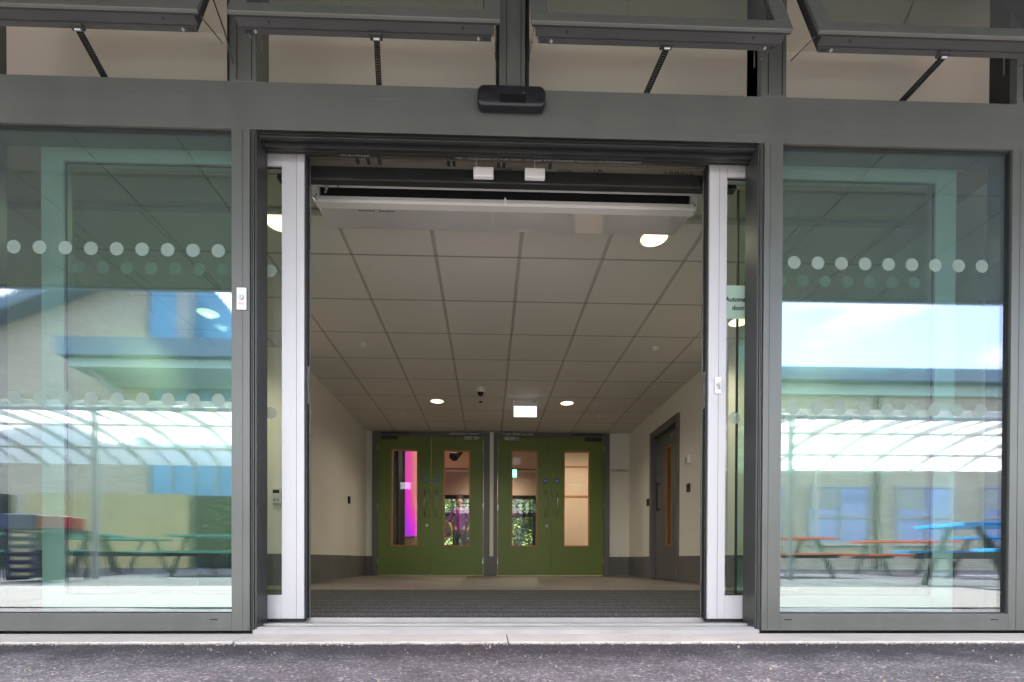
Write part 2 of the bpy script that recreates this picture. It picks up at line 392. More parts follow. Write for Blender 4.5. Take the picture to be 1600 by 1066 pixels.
# concrete apron with a ragged front edge and joints
def apron_piece(x0, x1):
    bm = bmesh.new(); n = int((x1-x0)/.03); pts = []
    for i in range(n+1):
        x = x0+(x1-x0)*i/n
        e = .0035*math.sin(x*17)+.004*math.sin(x*41+1)+random.uniform(-.004, .004)
        if i in (0, n): e += .02
        pts.append((x, -.205+e))
    pts += [(x1, .0), (x0, .0)]
    prism(bm, pts, 'z', -.06, -.012)
    return bm
ap = Thing('concrete_apron', 'pale concrete strip with a cracked joint running between the doorway and the asphalt', 'kerb', (0, -.1, -.06))
for a, b in ((-4.6, -.995), (-.988, .079), (.084, 4.6)):
    o = finish('concrete_slab', apron_piece(a, b), 'concrete', ap.o, ap.off, .003, 2)
# loose grit along the apron edge and scattered chippings
def grit(bm):
    for i in range(2600):
        x = random.uniform(-2.9, 3.0)
        if i < 1700: y = -.212-abs(random.gauss(0, .014)); r = random.uniform(.0014, .004)
        else: y = -.22-random.random()**.7*.75; r = random.uniform(.0011, .0034)
        if i > 2540: r = random.uniform(.003, .0062)
        q = Euler((random.random()*6, random.random()*6, random.random()*6)).to_matrix().to_4x4(); q.translation = (x, y, -.019+r*.45)
        vs = bmesh.ops.create_icosphere(bm, subdivisions=1, radius=r, matrix=q @ Matrix.Diagonal((1.3, .9, random.uniform(.35, .8), 1)))['verts'] if i < 40 or r > .006 else None
        if vs is None:
            a = [bm.verts.new(q @ Vector(c)*1) for c in ((r*1.3, 0, -r*.5), (-r, r, -r*.4), (-r*.9, -r, -r*.3), (0, 0, r*.9))]
            for f in ((0, 1, 2), (0, 3, 1), (1, 3, 2), (2, 3, 0)): bm.faces.new([a[k] for k in f])
solo('loose_grit', 'pale grit and chippings scattered on the dark asphalt beside the concrete strip', 'grit', grit, 'stone', kind='stuff')
# sunlit paving beyond the overhang
tag(struct('pale_path', [(-60, 60, -5.9, -1.15, -.035, -.014)], 'paving'))

# ------------------------------------------------------------------ entrance screen (curtain walling)
es = Thing('entrance_screen', 'grey aluminium framed glazed entrance screen with a wide open doorway', 'entrance screen', (0.1, .05, 0))
mull = [-2.195, -1.047, .098, 1.244, 2.395]
# upper mullions, each with a raised centre strip
for x in mull:
    hw = .056
    m_ = es.boxes('mullion', [(x-hw, x+hw, .0, .12, 2.337, 3.05)], 'frame', bevel=.0015)
    es.boxes('mullion_groove', [(x-hw+.03, x-hw+.033, -.0015, .0, 2.345, 3.04), (x+hw-.02, x+hw-.017, -.0015, 0, 2.345, 3.04)], 'gasket', parent=m_)
# deep transom built of cover strips
for z0, z1, y in ((2.2804, 2.337, .0), (2.2304, 2.2802, .0007), (2.1844, 2.2302, .0), (2.137, 2.1842, .0006)):
    es.boxes('transom_strip', [(-2.6, 2.75, y, .118, z0, z1)], 'frame', bevel=.0005)
es.boxes('transom_lip', [(-2.6, 2.75, .012, .13, 2.3372, 2.345)], 'profile')
# lower mullions and jambs
def post(x0, x1, z0=.0, z1=2.1364, groove=None):
    p_ = es.boxes('jamb', [(x0, x1, 0, .11, z0, z1)], 'frame', bevel=.0015)
    if groove: es.boxes('jamb_groove', [(groove-.0009, groove+.0009, -.0008, .001, z0+.005, z1-.004)], 'profile', parent=p_)
post(-1.095, -1.0185, groove=-1.048); post(1.2065, 1.289, groove=1.232)
post(2.325, 2.47, groove=2.36); post(-2.25, -2.13)
for x0, x1 in ((-2.13, -1.095), (1.289, 2.325)):
    es.boxes('bottom_rail', [(x0, x1, 0, .11, .0, .0745)], 'frame', bevel=.0015)
# recessed glazing beads and gaskets
for x0, x1 in ((-2.13, -1.095), (1.289, 2.325)):
    es.boxes('glazing_gasket', [(x0, x1, .012, .03, 2.127, 2.1368), (x0, x1, .012, .03, .0745, .079), (x0, x0+.006, .012, .03, .079, 2.127), (x1-.006, x1, .012, .03, .079, 2.127)], 'gasket')
for x in (-1.17, 1.325, 2.262):
    es.boxes('drain_slot', [(x-.016, x+.016, -.0012, .002, .046, .051)], 'gasket')
# stepped door surround
for s, xo in ((1, -1.0183), (-1, 1.2063)):
    def X(a, b): return (min(xo+s*a, xo+s*b), max(xo+s*a, xo+s*b))
    es.boxes('door_seal', [(*X(0, .006), .010, .11, .0, 2.1366)], 'gasket')
    es.boxes('jamb_ridge', [(*X(.006, .0085), .004, .11, .0, 2.142)], 'frame', bevel=.0008)
    es.boxes('jamb_ridge', [(*X(.0085, .0115), .014, .11, .0, 2.139)], 'profile')
    es.boxes('jamb_ridge', [(*X(.0115, .0140), .006, .11, .0, 2.136)], 'frame', bevel=.0008)
    es.boxes('door_seal', [(*X(.0140, .018), .02, .11, .0, 2.134)], 'gasket')
    es.boxes('jamb_liner', [(*X(.018, .024), .010, .112, .0, 2.130)], 'profile')
A, B = -1.012, 1.200
for z0, z1, y0, mt in ((2.1445, 2.1533, .010, 'gasket'), (2.139, 2.1443, .018, 'frame_dark'), (2.134, 2.1388, .012, 'profile'), (2.129, 2.1338, .022, 'frame_dark'), (2.124, 2.1288, .016, 'profile'), (2.118, 2.1238, .03, 'gasket')):
    pass
# header: the opening is cut 16 mm higher than the transom's underside by a stepped dark soffit
for k, (y0, y1, z, mt) in enumerate(((.0015, .016, 2.1362, 'gasket'), (.016, .026, 2.133, 'frame_dark'), (.026, .034, 2.129, 'profile'), (.034, .044, 2.126, 'frame_dark'), (.044, .056, 2.130, 'gasket'), (.056, .074, 2.112, 'frame_dark'))):
    es.boxes('header_step', [(-.994, 1.182, y0, y1, z, 2.1366)], mt, bevel=.0006)
# fixed panes with two rows of frosted dots
def pane(x0, x1, dots, thing, y, z0, z1, mat='pane', dm=None):
    g = thing.boxes('glass_pane', [(x0, x1, y, y+.008, z0, z1)], mat)
    for (xa, n, zz) in dots:
        for k in range(n):
            x = xa+k*.1068
            if x < x0+.03 or x > x1-.03: continue
            thing.part('frosted_dot', lambda bm, x=x, zz=zz: cyl(bm, (x, y-.0006, zz), (x, y-.0001, zz), .0285, 28), 'dot', parent=g)
    return g
pane(-2.128, -1.097, ((-2.014, 9, 1.629), (-2.014, 9, .990)), es, .018, .0765, 2.1345)
pane(1.291, 2.323, ((1.352, 9, 1.629), (1.352, 9, .985)), es, .018, .0765, 2.1345)
# threshold: ribbed aluminium
def thr(bm):
    bx(bm, -1.0, 1.19, -.012, .172, -.02, .006)
    for y0, y1, z in ((-.012, .004, .008), (.012, .060, .014), (.066, .108, .022), (.166, .176, .036)): bx(bm, -.993, 1.181, y0, y1, .006, z)
M['sill'] = paint('worn_aluminium_sill', (.40, .385, .38), .42, .3, .16, 4, (1, 3, 1), .04, 300, dust=.35)
es.part('threshold', thr, 'sill', bevel=.001)

# ------------------------------------------------------------------ sliding door leaves
def sliding(x0, x1, inner, label):
    t = Thing('sliding_door', label, 'sliding door', ((x0+x1)/2, .14, FZ), group='pair of sliding door leaves')
    y0, y1 = .122, .168; z0, z1 = .037, 2.155
    lo, ro = (.098, .10) if inner == 'r' else (.082, .098)
    t.boxes('stile', [(x0, x0+lo, y0, y1, z0, z1)], 'leaf', bevel=.0015)
    t.boxes('stile', [(x1-ro, x1, y0, y1, z0, z1)], 'leaf', bevel=.0015)
    t.boxes('top_rail', [(x0+lo, x1-ro, y0, y1, 2.083, z1)], 'leaf', bevel=.001)
    t.boxes('bottom_rail', [(x0+lo, x1-ro, y0, y1, z0, .145)], 'leaf', bevel=.001)
    gx = (x1-.0338) if inner == 'r' else (x0+.046)
    t.boxes('stile_groove', [(gx-.0006, gx+.0006, y0-.0006, y0+.001, z0+.003, z1-.003)], 'profile')
    t.boxes('brush_seal', [(x0+.002, x1-.002, y0+.006, y1-.006, .024, z0)], 'gasket')
    e = x1 if inner == 'r' else x0; s = 1 if inner == 'r' else -1
    def XX(a, b): return (min(e+s*a, e+s*b), max(e+s*a, e+s*b))
    t.boxes('edge_seal', [(*XX(0, .010), y0+.012, y1-.004, z0, z1-.01)], 'gasket')
    t.boxes('edge_trim', [(*XX(0, .0125), y1-.004, y1+.004, z0, z1-.01)], 'brushed')
    t.boxes('lock_plate', [(*XX(.010, .0118), y0+.018, y1-.012, 1.02, 1.19)], 'brushed')
    n = [((x0+.1+.03), 9, 1.62), ((x0+.1+.03), 9, .975)]
    g = t.boxes('glass_pane', [(x0+lo, x1-ro, .140, .148, .145, 2.083)], 'pane_leaf')
    t.boxes('glazing_gasket', [(x0+lo, x1-ro, .132, .140, 2.0795, 2.083), (x0+lo, x1-ro, .132, .14, .145, .1485), (x0+lo, x0+lo+.003, .132, .14, .1485, 2.0795), (x1-ro-.003, x1-ro, .132, .14, .1485, 2.0795)], 'gasket')
    for zz in (1.62, .975):
        for k in range(9):
            x = x0+lo+.05+k*.1068
            if x > x1-ro-.03 or (inner == 'l' and x < x0+lo+.13 and zz > 1.2): continue
            t.part('frosted_dot', lambda bm, x=x, zz=zz: cyl(bm, (x, .1392, zz), (x, .1398, zz), .028, 24), 'dot', parent=g)
    return t, g
sl, _ = sliding(-1.995, -.835, 'r', 'pale sliding door leaf slid open to the left behind the left-hand glass pane')
sr, gpane = sliding(1.020, 2.190, 'l', 'pale sliding door leaf with an Automatic door sticker, slid open to the right')
st_ = sr.boxes('door_sticker', [(1.102, 1.34, .1380, .1386, 1.436, 1.592)], 'sticker', parent=gpane)
for txt, z, x in (('Automatic', 1.517, 1.104), ('door', 1.478, 1.136)):
    textmesh(txt, .0300, 'ink', gpane, (x, .1372, z), (R(90), 0, 0), sr.off, sx=.98, extrude=.0002, bold=.0009)
# inner pocket screens protecting the open leaves
for x0, x1, lab, xe in ((-2.3, -1.064, 'clear inner pocket screen with a thin dark edge behind the left door leaf', -1.064), (1.216, 2.45, 'clear inner pocket screen with a thin dark edge behind the right door leaf', 1.216)):
    t = Thing('pocket_screen', lab, 'glass screen', ((x0+x1)/2, .25, FZ), group='inner pocket screens')
    t.boxes('glass_pane', [(x0, x1, .246, .252, .06, 2.12)], 'pane_leaf')
    s = -1 if xe < 0 else 1
    t.boxes('edge_strip', [(min(xe, xe+s*.006), max(xe, xe+s*.006), .242, .256, .06, 2.12)], 'gasket')
    t.boxes('base_rail', [(x0, x1, .238, .26, FZ, .06)], 'frame_dark')

# ------------------------------------------------------------------ door operator inside the head
op = Thing('door_operator', 'dark sliding door operator beam with exposed toothed belt over the doorway', 'door operator', (.1, .3, 2.1))
op.boxes('cover_beam', [(-.99, 1.185, .20, .235, 2.086, 2.150)], 'frame_dark', bevel=.002)
op.boxes('cover_lip', [(-.99, 1.185, .196, .20, 2.084, 2.090)], 'profile')
plate = op.boxes('back_plate', [(-1.9, 2.1, .42, .43, 2.282, 2.48)], 'galv')
op.boxes('plate_fold', [(-1.9, 2.1, .412, .42, 2.356, 2.362), (-1.9, 2.1, .408, .42, 2.372, 2.377)], 'galv')
op.boxes('belt', [(-.99, 1.18, .082, .086, 2.106, 2.114)], 'gasket')
def teeth(bm):
    for i in range(150):
        x = -.15+i*.0056
        bx(bm, x, x+.0028, .081, .086, 2.1015, 2.106)
    for i in range(20):
        x = -.66+i*.0065; bx(bm, x, x+.003, .081, .086, 2.1015, 2.106)
tag(op.part('belt_teeth', teeth, 'brushed'), kind='stuff')
for x in (-.60, -.55, -.50, -.19, -.165, .035, .06, .27):
    op.boxes('belt_carriage', [(x, x+.014, .087, .12, 2.094, 2.112)], 'gasket', bevel=.002)
for a, b in (((-.80, .3, 2.10), (-.77, .32, 2.2)), ((-.79, .28, 2.10), (-.815, .30, 2.22)), ((-.74, .3, 2.13), (-.70, .33, 2.26))):
    op.part('wiring', lambda bm, a=a, b=b: cyl(bm, a, b, .004, 8), 'brushed')
for txt, x, z, sz, ang in (('4-0801', 1.075, 2.338, .052, 180), ('Q1', .60, 2.334, .045, 184), ('min', .43, 2.336, .045, 181), ('1010', .30, 2.338, .047, 180), ('m', .12, 2.335, .045, 178)):
    textmesh(txt, sz, 'ink', plate, (x, .4185, z+.0), (R(90), R(ang), 0), op.off, name='handwriting', spacing=1.15, extrude=.0003)
for (x0, x1), lab in (((-.073, .021), 'small white door sensor on the dark beam, left of the pair'), ((.168, .262), 'small white door sensor on the dark beam, right of the pair')):
    t = Thing('beam_sensor', lab, 'sensor', ((x0+x1)/2, .19, 2.12), group='white sensors on the operator beam')
    t.boxes('housing', [(x0, x1, .172, .196, 2.098, 2.143)], 'white_plastic', bevel=.004)
    xc = (x0+x1)/2+(-.02 if x0 < 0 else .005)
    def cab(bm, xc=xc, b=(.018 if x0 < 0 else .001)):
        pr = None
        for k in range(7):
            u = k/6; p = (xc+.01*(u*0)-b*math.sin(u*1.6), .215+.03*u, 2.143+.10*u)
            if pr: cyl(bm, pr, p, .0028, 8)
            pr = p
    t.part('cable', cab, 'white_plastic', smooth=True)

# ------------------------------------------------------------------ black activation sensor on the transom
def sens(bm):
    x0, x1, z0, z1, r = -.050, .238, 2.226, 2.313, .028
    pts = []
    for cx, cz, a0 in ((x1-r, z1-r, 0), (x0+r, z1-r, 90), (x0+r, z0+r, 180), (x1-r, z0+r, 270)):
        for k in range(7): a = R(a0+15*k); pts.append((cx+r*math.cos(a), cz+r*math.sin(a)))
    prism(bm, pts, 'y', -.048, -.0005)
t = Thing('door_sensor', 'black rounded motion sensor mounted on the grey beam above the doorway', 'sensor', (.095, 0, 2.27))
t.part('housing', sens, 'black_plastic', bevel=.012, seg=4, smooth=True)
t.boxes('lens_window', [(.045, .155, -.0502, -.03, 2.234, 2.272)], 'black_gloss', bevel=.002)
t.boxes('lens_rim', [(.041, .159, -.0495, -.03, 2.272, 2.2745)], 'frame_dark')
t.part('indicator', lambda bm: cyl(bm, (.145, -.0503, 2.276), (.145, -.045, 2.276), .0018, 10), 'white_plastic')

# key switches
def keyswitch(x, z, w_, h_, label, red, y):
    t = Thing('key_switch', label, 'key switch', (x, y, z), group='key switches')
    t.boxes('plate', [(x-w_/2, x+w_/2, y-.008, y-.0003, z-h_/2, z+h_/2)], 'white_plastic', bevel=.004)
    t.part('key_barrel', lambda bm: cyl(bm, (x, y-.016, z+h_*.05), (x, y-.006, z+h_*.05), w_*.27, 24, w_*.24), 'brushed', bevel=.001, smooth=False)
    t.boxes('keyhole', [(x-.0012, x+.0012, y-.0166, y-.0155, z+h_*.05-.005, z+h_*.05+.005)], 'gasket')
    if red: textmesh('Exit', .014, 'red_ink', t.o, (x, y-.0084, z-h_*.27), (R(90), 0, 0), t.off, align='CENTER', extrude=.0002)
    else: t.boxes('key', [(x-.0015, x+.0015, y-.030, y-.016, z-h_*.28, z+h_*.1)], 'brushed', bevel=.0006)
    for s in (-1, 1): t.part('screw', lambda bm, s=s: cyl(bm, (x, y-.009, z+s*h_*.40), (x, y-.007, z+s*h_*.40), .0028, 12), 'brushed')
keyswitch(-1.050, 1.414, .042, .095, 'white key switch plate with red print on the grey left-hand door post', True, 0)
keyswitch(1.062, 1.118, .030, .080, 'small white key switch on the pale right-hand sliding door stile', False, .122)

# ------------------------------------------------------------------ top-hung opening windows
TILT = 20.5; SL = .585
names = ('leftmost open window above the left glass pane, dark chain under its sash', 'open window second from left, above the left half of the doorway',
         'open window third from left, above the right half of the doorway', 'rightmost open window above the right glass pane, dark chain under its sash')
spans = [(-2.165, -1.117), (-1.006, .041), (.162, 1.200), (1.304, 2.350)]
for (x0, x1), lab in zip(spans, names):
    xc = (x0+x1)/2; hw = (x1-x0)/2
    t = Thing('top_hung_window', lab, 'window', (xc, 0, 2.955), group='open top-hung windows above the doorway')
    sash = bpy.data.objects.new('sash', None)
    # sash built in its own tilted frame: local x across, y through the thickness, z up from the hinge
    def rotd(bm):
        bmesh.ops.transform(bm, matrix=Matrix.Rotation(R(TILT), 4, 'X').inverted(), verts=bm.verts)
    def P(name, lst, mat, parent=None, bevel=0):
        bm = bmesh.new(); [bx(bm, *b) for b in lst]; rotd(bm)
        return finish(name, bm, mat, parent or t.o, bevel=bevel)
    fr = P('sash_frame', [(-hw, hw, 0, .012, -SL, -SL+.06), (-hw, hw, 0, .012, -.06, 0), (-hw, -hw+.062, 0, .012, -SL+.06, -.06), (hw-.062, hw, 0, .012, -SL+.06, -.06)], 'frame', bevel=.0012)
    i = .022
    P('sash_profile', [(-hw+i, hw-i, .0125, .048, -SL+.004, -SL+.05), (-hw+i, hw-i, .0125, .048, -.05, -.004), (-hw+i, -hw+i+.045, .0125, .048, -SL+.05, -.05), (hw-i-.045, hw-i, .0125, .048, -SL+.05, -.05)], 'profile', fr, .001)
    P('rebate', [(-hw+i+.012, hw-i-.012, .0482, .066, -SL+.0, -SL+.04), (-hw+i+.012, -hw+i+.04, .0482, .066, -SL+.04, -.03), (hw-i-.04, hw-i-.012, .0482, .066, -SL+.04, -.03)], 'profile', fr, .0008)
    P('seal', [(-hw+.004, hw-.004, .0122, .018, -SL+.0015, -SL+.0038)], 'gasket', fr)
    P('rebate_seal', [(-hw+i+.004, hw-i-.004, .0484, .0505, -SL-.003, -SL-.0002)], 'profile', fr)
    P('glass_pane', [(-hw+.06, hw-.06, .004, .012, -SL+.058, -.058)], 'pane_sash')
    for s in (-1, 1):
        def slot(bm, s=s):
            cyl(bm, (s*hw*.72, .030, -SL+.0028), (s*hw*.72, .030, -SL+.006), .0055, 14); rotd(bm)
        bm = bmesh.new(); slot(bm); finish('drain_slot', bm, 'gasket', fr)
        bm = bmesh.new(); cyl(bm, (s*(hw-.085), .057, -SL-.004), (s*(hw-.085), .057, -SL), .0055, 12); rotd(bm); finish('locking_stud', bm, 'brushed', fr)
        bm = bmesh.new(); bx(bm, s*(hw-.055)-.014, s*(hw-.055)+.014, .052, .063, -SL-.0025, -SL+.0); rotd(bm); finish('striker', bm, 'frame_dark', fr)
    # fixed outer frame in the opening (world aligned, relative to hinge)
    def F(name, lst, mat, bevel=0):
        bm = bmesh.new(); [bx(bm, *b) for b in lst]; return finish(name, bm, mat, t.o, bevel=bevel)
    o_ = .046
    F('fixed_frame', [(-hw-.0015, -hw+.012, .03, .118, -.605, -.0), (hw-.012, hw+.0015, .03, .118, -.605, .0), (-hw+.012, hw-.012, .03, .118, -.612, -.6), (-hw-.001, hw+.001, .0, .118, -.012, .03)], 'frame_dark', .001)
    # side stays
    for s in (-1, 1):
        bm = bmesh.new()
        a = Vector((s*(hw-.014), .05, -.44)); b = Vector((s*(hw-.016), -.155, -.52))
        cyl(bm, a.lerp(b, .25), b, .0025, 6); cyl(bm, a, (a.x, .05, -.35), .004, 8)
        finish('stay', bm, 'brushed', t.o)
    # chain opener: links from sash bottom to the sill
    a = Vector((0.035, -.150, -.578)); b = Vector((-.005, .085, -.612)); d = b-a
    a0 = a
    bm = bmesh.new(); n = 26
    for k in range(n):
        c = a+d*((k+.5)/n); rot = d.to_track_quat('X', 'Z').to_matrix().to_4x4(); rot.translation = c
        w2 = .0115
        bx(bm, -.0036, .0036, -w2, -w2+.003, -.006, .006, rot); bx(bm, -.0036, .0036, w2-.003, w2, -.006, .006, rot)
        bx(bm, -.0022, .0022, -w2, w2, -.0026, .0026, rot)
    cyl(bm, a, b, .0016, 6)
    finish('chain', bm, 'gasket', t.o)
    bm = bmesh.new(); bx(bm, a.x-.028, a.x+.022, a.y-.014, a.y+.012, a.z+.002, a.z+.010); finish('chain_bracket', bm, 'profile', t.o, bevel=.001)
    bm = bmesh.new(); cyl(bm, (a.x-.012, a.y, a.z-.004), (a.x+.012, a.y, a.z-.004), .005, 10); finish('chain_pin', bm, 'brushed', t.o)
# white wire loop between the first two windows
solo('window_cable', 'thin dark cable hanging beside the mullion between the first and second open windows', 'cable',
     lambda bm: [cyl(bm, a, b, .0032, 8) for a, b in (((-1.085, -.19, 2.52), (-1.075, -.09, 2.45)), ((-1.075, -.09, 2.45), (-1.078, -.02, 2.39)))], 'gasket')

# ------------------------------------------------------------------ building shell: overhang, roof, outer walls
cn = Thing('entrance_canopy', 'deep roof overhang with a panelled underside above the entrance, mirrored in the glass', 'canopy', (0, -1.5, 3.1))
cn.boxes('roof_deck', [(-9, 9, -2.96, 12.9, 3.62, 3.74)], 'roof_metal')
cn.boxes('fascia', [(-9, 9, -3.0, -2.95, 3.09, 3.75)], 'roof_metal', bevel=.004)
base = None
for i in range(-8, 9):
    for j in range(2):
        x0 = -.02+i*.684; y0 = -2.945+j*1.475
        if base is None:
            base = cn.boxes('soffit_panel', [(x0+.005, x0+.679, y0+.004, y0+1.471, 3.1, 3.112)], 'soffit'); bx0, by0 = x0, y0
        else: share(base, 'soffit_panel', cn.o, (x0-bx0, y0-by0, 0))
cn.boxes('soffit_backing', [(-9, 9, -2.94, .12, 3.13, 3.14)], 'gasket')
cn.boxes('head_wall', [(-2.6, 2.8, .0, .115, 3.052, 3.62)], 'frame')
for x0, x1, lab in ((-9, -2.252, 'buff brick wall continuing to the left of the glazed entrance'), (2.472, 9, 'buff brick wall continuing to the right of the glazed entrance')):
    # the part behind the transom ends is cut back so nothing overlaps
    solo('brick_wall', lab, 'wall', lambda bm, x0=x0, x1=x1: [bx(bm, x0, x1, .119, .33, -.1, 3.62)] if False else [bx(bm, (x0 if x0 < 0 else 2.752), (-2.602 if x0 < 0 else x1), -.02, .33, -.1, 3.62)], 'brick', ((x0+x1)/2, .15, 0))
    es.boxes('end_panel', [((-2.6 if x0 < 0 else 2.472), (-2.252 if x0 < 0 else 2.75), 0.002, .11, 0, 2.135)], 'frame')

# ------------------------------------------------------------------ lobby shell
struct('floor', [(-4.6, 4.6, .172, 12.7, -.1, FZ-.002)], 'vinyl')
tag(solo('entrance_mat', 'dark grey ribbed barrier matting inside the doorway', 'mat', lambda bm: [bx(bm, WLN+.02, WRN-.02, .178, 2.20, FZ-.002, FZ+.003)], 'mat', (0, 1.2, FZ)))
def wall(name, lst, skirts):
    o = struct(name, lst, 'plaster')
    for s in skirts:
        bm = bmesh.new(); [bx(bm, *s)]; finish('skirting_band', bm, 'band', o)
SK = FZ+.325
wall('wall_left_bay', [(WLN-.12, WLN, .13, 2.9, 0, 3.1)], [(WLN, WLN+.004, .14, 2.9, FZ, SK)])
wall('wall_left_return', [(WLN-.12, WL, 2.9, 3.02, 0, 3.1)], [(WLN, WL+.004, 2.896, 2.9, FZ, SK)])
wall('wall_left', [(WL-.12, WL, 3.02, 6.3, 0, 3.1)], [(WL, WL+.004, 2.9, 6.085, FZ, SK)])
wall('wall_right_bay', [(WRN, WRN+.12, .13, 2.7, 0, 3.1)], [(WRN-.004, WRN, .14, 2.7, FZ, SK)])
wall('wall_right_return', [(WR, WRN+.12, 2.7, 2.82, 0, 3.1)], [(WR-.004, WRN, 2.696, 2.7, FZ, SK)])
wall('wall_right', [(WR, WR+.12, 2.82, 3.93, 0, 3.1), (WR, WR+.12, 4.98, 6.3, 0, 3.1), (WR, WR+.12, 3.93, 4.98, 2.17, 3.1)], [(WR-.004, WR, 2.7, 3.928, FZ, SK), (WR-.004, WR, 4.982, 6.085, FZ, SK)])
wall('wall_back', [(WL, -1.94, BACK, BACK+.12, 0, 3.5), (2.06, WR, BACK, BACK+.12, 0, 3.5), (-1.94, 2.06, BACK, BACK+.12, 2.452, 3.5), (.028, .092, BACK-.04, BACK+.12, SK, 2.452)],
     [(WL, -1.94, BACK-.004, BACK, FZ, SK), (2.06, WR, BACK-.004, BACK, FZ, SK), (.028, .092, BACK-.04, BACK+.12, FZ, SK)])
# ceiling: raised plasterboard strip behind the windows, then lay-in tiles
struct('ceiling_strip', [(WLN-.1, WRN+.1, .12, .60, 3.03, 3.05), (WLN-.1, WRN+.1, .46, .48, 2.50, 3.03), (WLN-.1, WRN+.1, .48, .94, 2.486, 2.50)], 'plaster_white')
ce = struct('ceiling', [(WLN-.1, WRN+.1, .92, BACK+.06, 2.484, 2.50)], 'plaster_white')
px = [-2.757]+[-.972+.595*k for k in range(-2, 7)]
px = sorted([WLN]+[v for v in (-.972+.595*k for k in range(-4, 9)) if WLN+.05 < v < WRN-.05]+[WRN])
py = [.94]+[1.364+.589*k for k in range(0, 8)]+[BACK]
py = [v for v in py if v <= BACK]
cache = {}
tm = None
for i in range(len(px)-1):
    for j in range(len(py)-1):
        xa, xb, ya, yb = px[i]+.0125, px[i+1]-.0125, py[j]+.0085, py[j+1]-.0085
        if px[i] < WL-.3 and py[j] > 3.0: continue
        if px[i+1] > WR+.36 and py[j] > 2.8: continue
        key = (round(xb-xa, 3), round(yb-ya, 3))
        if key not in cache:
            bm = bmesh.new(); bx(bm, -key[0]/2, key[0]/2, -key[1]/2, key[1]/2, 0, .012)
            o = finish('ceiling_tile', bm, 'tile', ce, bevel=.002, seg=1); cache[key] = o
        else: o = share(cache[key], 'ceiling_tile', ce)
        o.location = ((xa+xb)/2, (ya+yb)/2, CEIL+.0)
for k, x in enumerate(px):
    bm = bmesh.new(); bx(bm, x-.0145, x+.0145, .94, BACK, CEIL+.006, CEIL+.014); finish('ceiling_runner', bm, 'tbar', ce)
M['cross'] = paint('ceiling_cross_bar', (.34, .32, .30), .6, 0, .06)
for y in py[1:-1]:
    bm = bmesh.new(); bx(bm, WLN, WRN, y-.0082, y+.0082, CEIL+.001, CEIL+.0055); finish('ceiling_cross_bar', bm, 'cross', ce)
bm = bmesh.new(); bx(bm, WLN, WRN, .938, .975, CEIL-.004, CEIL+.012); finish('ceiling_edge_trim', bm, 'tbar', ce)

# downlights
def downlight(x, y, label, mat='lamp', z=CEIL, r=.088, e=None):
    t = Thing('downlight', label, 'ceiling light', (x, y, z), group='round recessed downlights' if mat == 'lamp' else 'hall downlights')
    def ring(bm):
        n = 36; pr = [(r*1.16, 0), (r*1.13, -.005), (r*1.0, -.004), (r*.99, .004)]
        L = [[bm.verts.new((x+a*math.cos(2*math.pi*k/n), y+a*math.sin(2*math.pi*k/n), z+b)) for k in range(n)] for a, b in pr]
        for u in range(3):
            for k in range(n): bm.faces.new((L[u][k], L[u][(k+1) % n], L[u+1][(k+1) % n], L[u+1][k]))
    t.part('trim_ring', ring, 'white_plastic', smooth=True)
    t.part('lens', lambda bm: cyl(bm, (x, y, z-.0025), (x, y, z-.0005), r*.985, 36), mat)
    ld = bpy.data.lights.new('downlight_bulb', 'SPOT'); ld.energy = 7.5 if mat == 'lamp' else 34; ld.color = (1, .84, .66)
    ld.spot_size = R(150); ld.spot_blend = .9; ld.shadow_soft_size = .03
    lo = bpy.data.objects.new('downlight_bulb', ld); COL.objects.link(lo); lo.parent = t.o; lo.location = (0, 0, -.012)
    return t
downlight(-.698, 4.517, 'round lit downlight in the far ceiling, left of the hanging lit sign')
downlight(1.083, 4.532, 'round lit downlight in the far ceiling, right of the hanging lit sign')
downlight(1.105, 1.121, 'large round lit downlight half hidden by the right end of the air curtain')
downlight(-1.341, 1.052, 'round lit downlight glimpsed through the narrow glass of the left door leaf')
downlight(-2.461, 2.221, 'round lit downlight seen in the left glass pane')
downlight(2.264, 2.221, 'round lit downlight below the Automatic door sticker')
# detectors
for x, y, lab in ((-1.26, 2.796, 'round white detector on the left ceiling tiles, nearer one'), (1.69, 2.782, 'round white detector on the right ceiling tiles, nearer one'),
                  (-1.276, 5.087, 'small round detector on the ceiling above the left pair of green doors'), (1.668, 5.102, 'small round detector on the ceiling above the right pair of green doors')):
    t = Thing('smoke_detector', lab, 'detector', (x, y, CEIL), group='ceiling detectors')
    t.part('base', lambda bm: cyl(bm, (x, y, CEIL-.012), (x, y, CEIL), .042, 24, .045), 'white_plastic', smooth=False)
    t.part('sensor_head', lambda bm: cyl(bm, (x, y, CEIL-.026), (x, y, CEIL-.012), .022, 20, .030), 'white_plastic')
solo('ceiling_sensor', 'tiny dark sensor disc on the ceiling just behind the dome camera', 'sensor', lambda bm: [cyl(bm, (-.105, 4.522, CEIL-.008), (-.105, 4.522, CEIL), .02, 20, .028)], 'frame_dark', (-.105, 4.522, CEIL))
# dome camera
cx, cy = -.097, 3.99
t = Thing('dome_camera', 'small white dome security camera with a black lens bubble under the ceiling', 'security camera', (cx, cy, CEIL))
t.part('housing', lambda bm: (cyl(bm, (cx, cy, CEIL-.035), (cx, cy, CEIL), .056, 28, .060)), 'white_plastic', bevel=.004)
t.part('housing_collar', lambda bm: cyl(bm, (cx, cy, CEIL-.058), (cx, cy, CEIL-.035), .046, 28, .056), 'white_plastic')
t.part('lens_dome', lambda bm: bmesh.ops.create_uvsphere(bm, u_segments=24, v_segments=14, radius=.041, matrix=Matrix.Translation((cx, cy, CEIL-.060))), 'black_gloss', smooth=True)
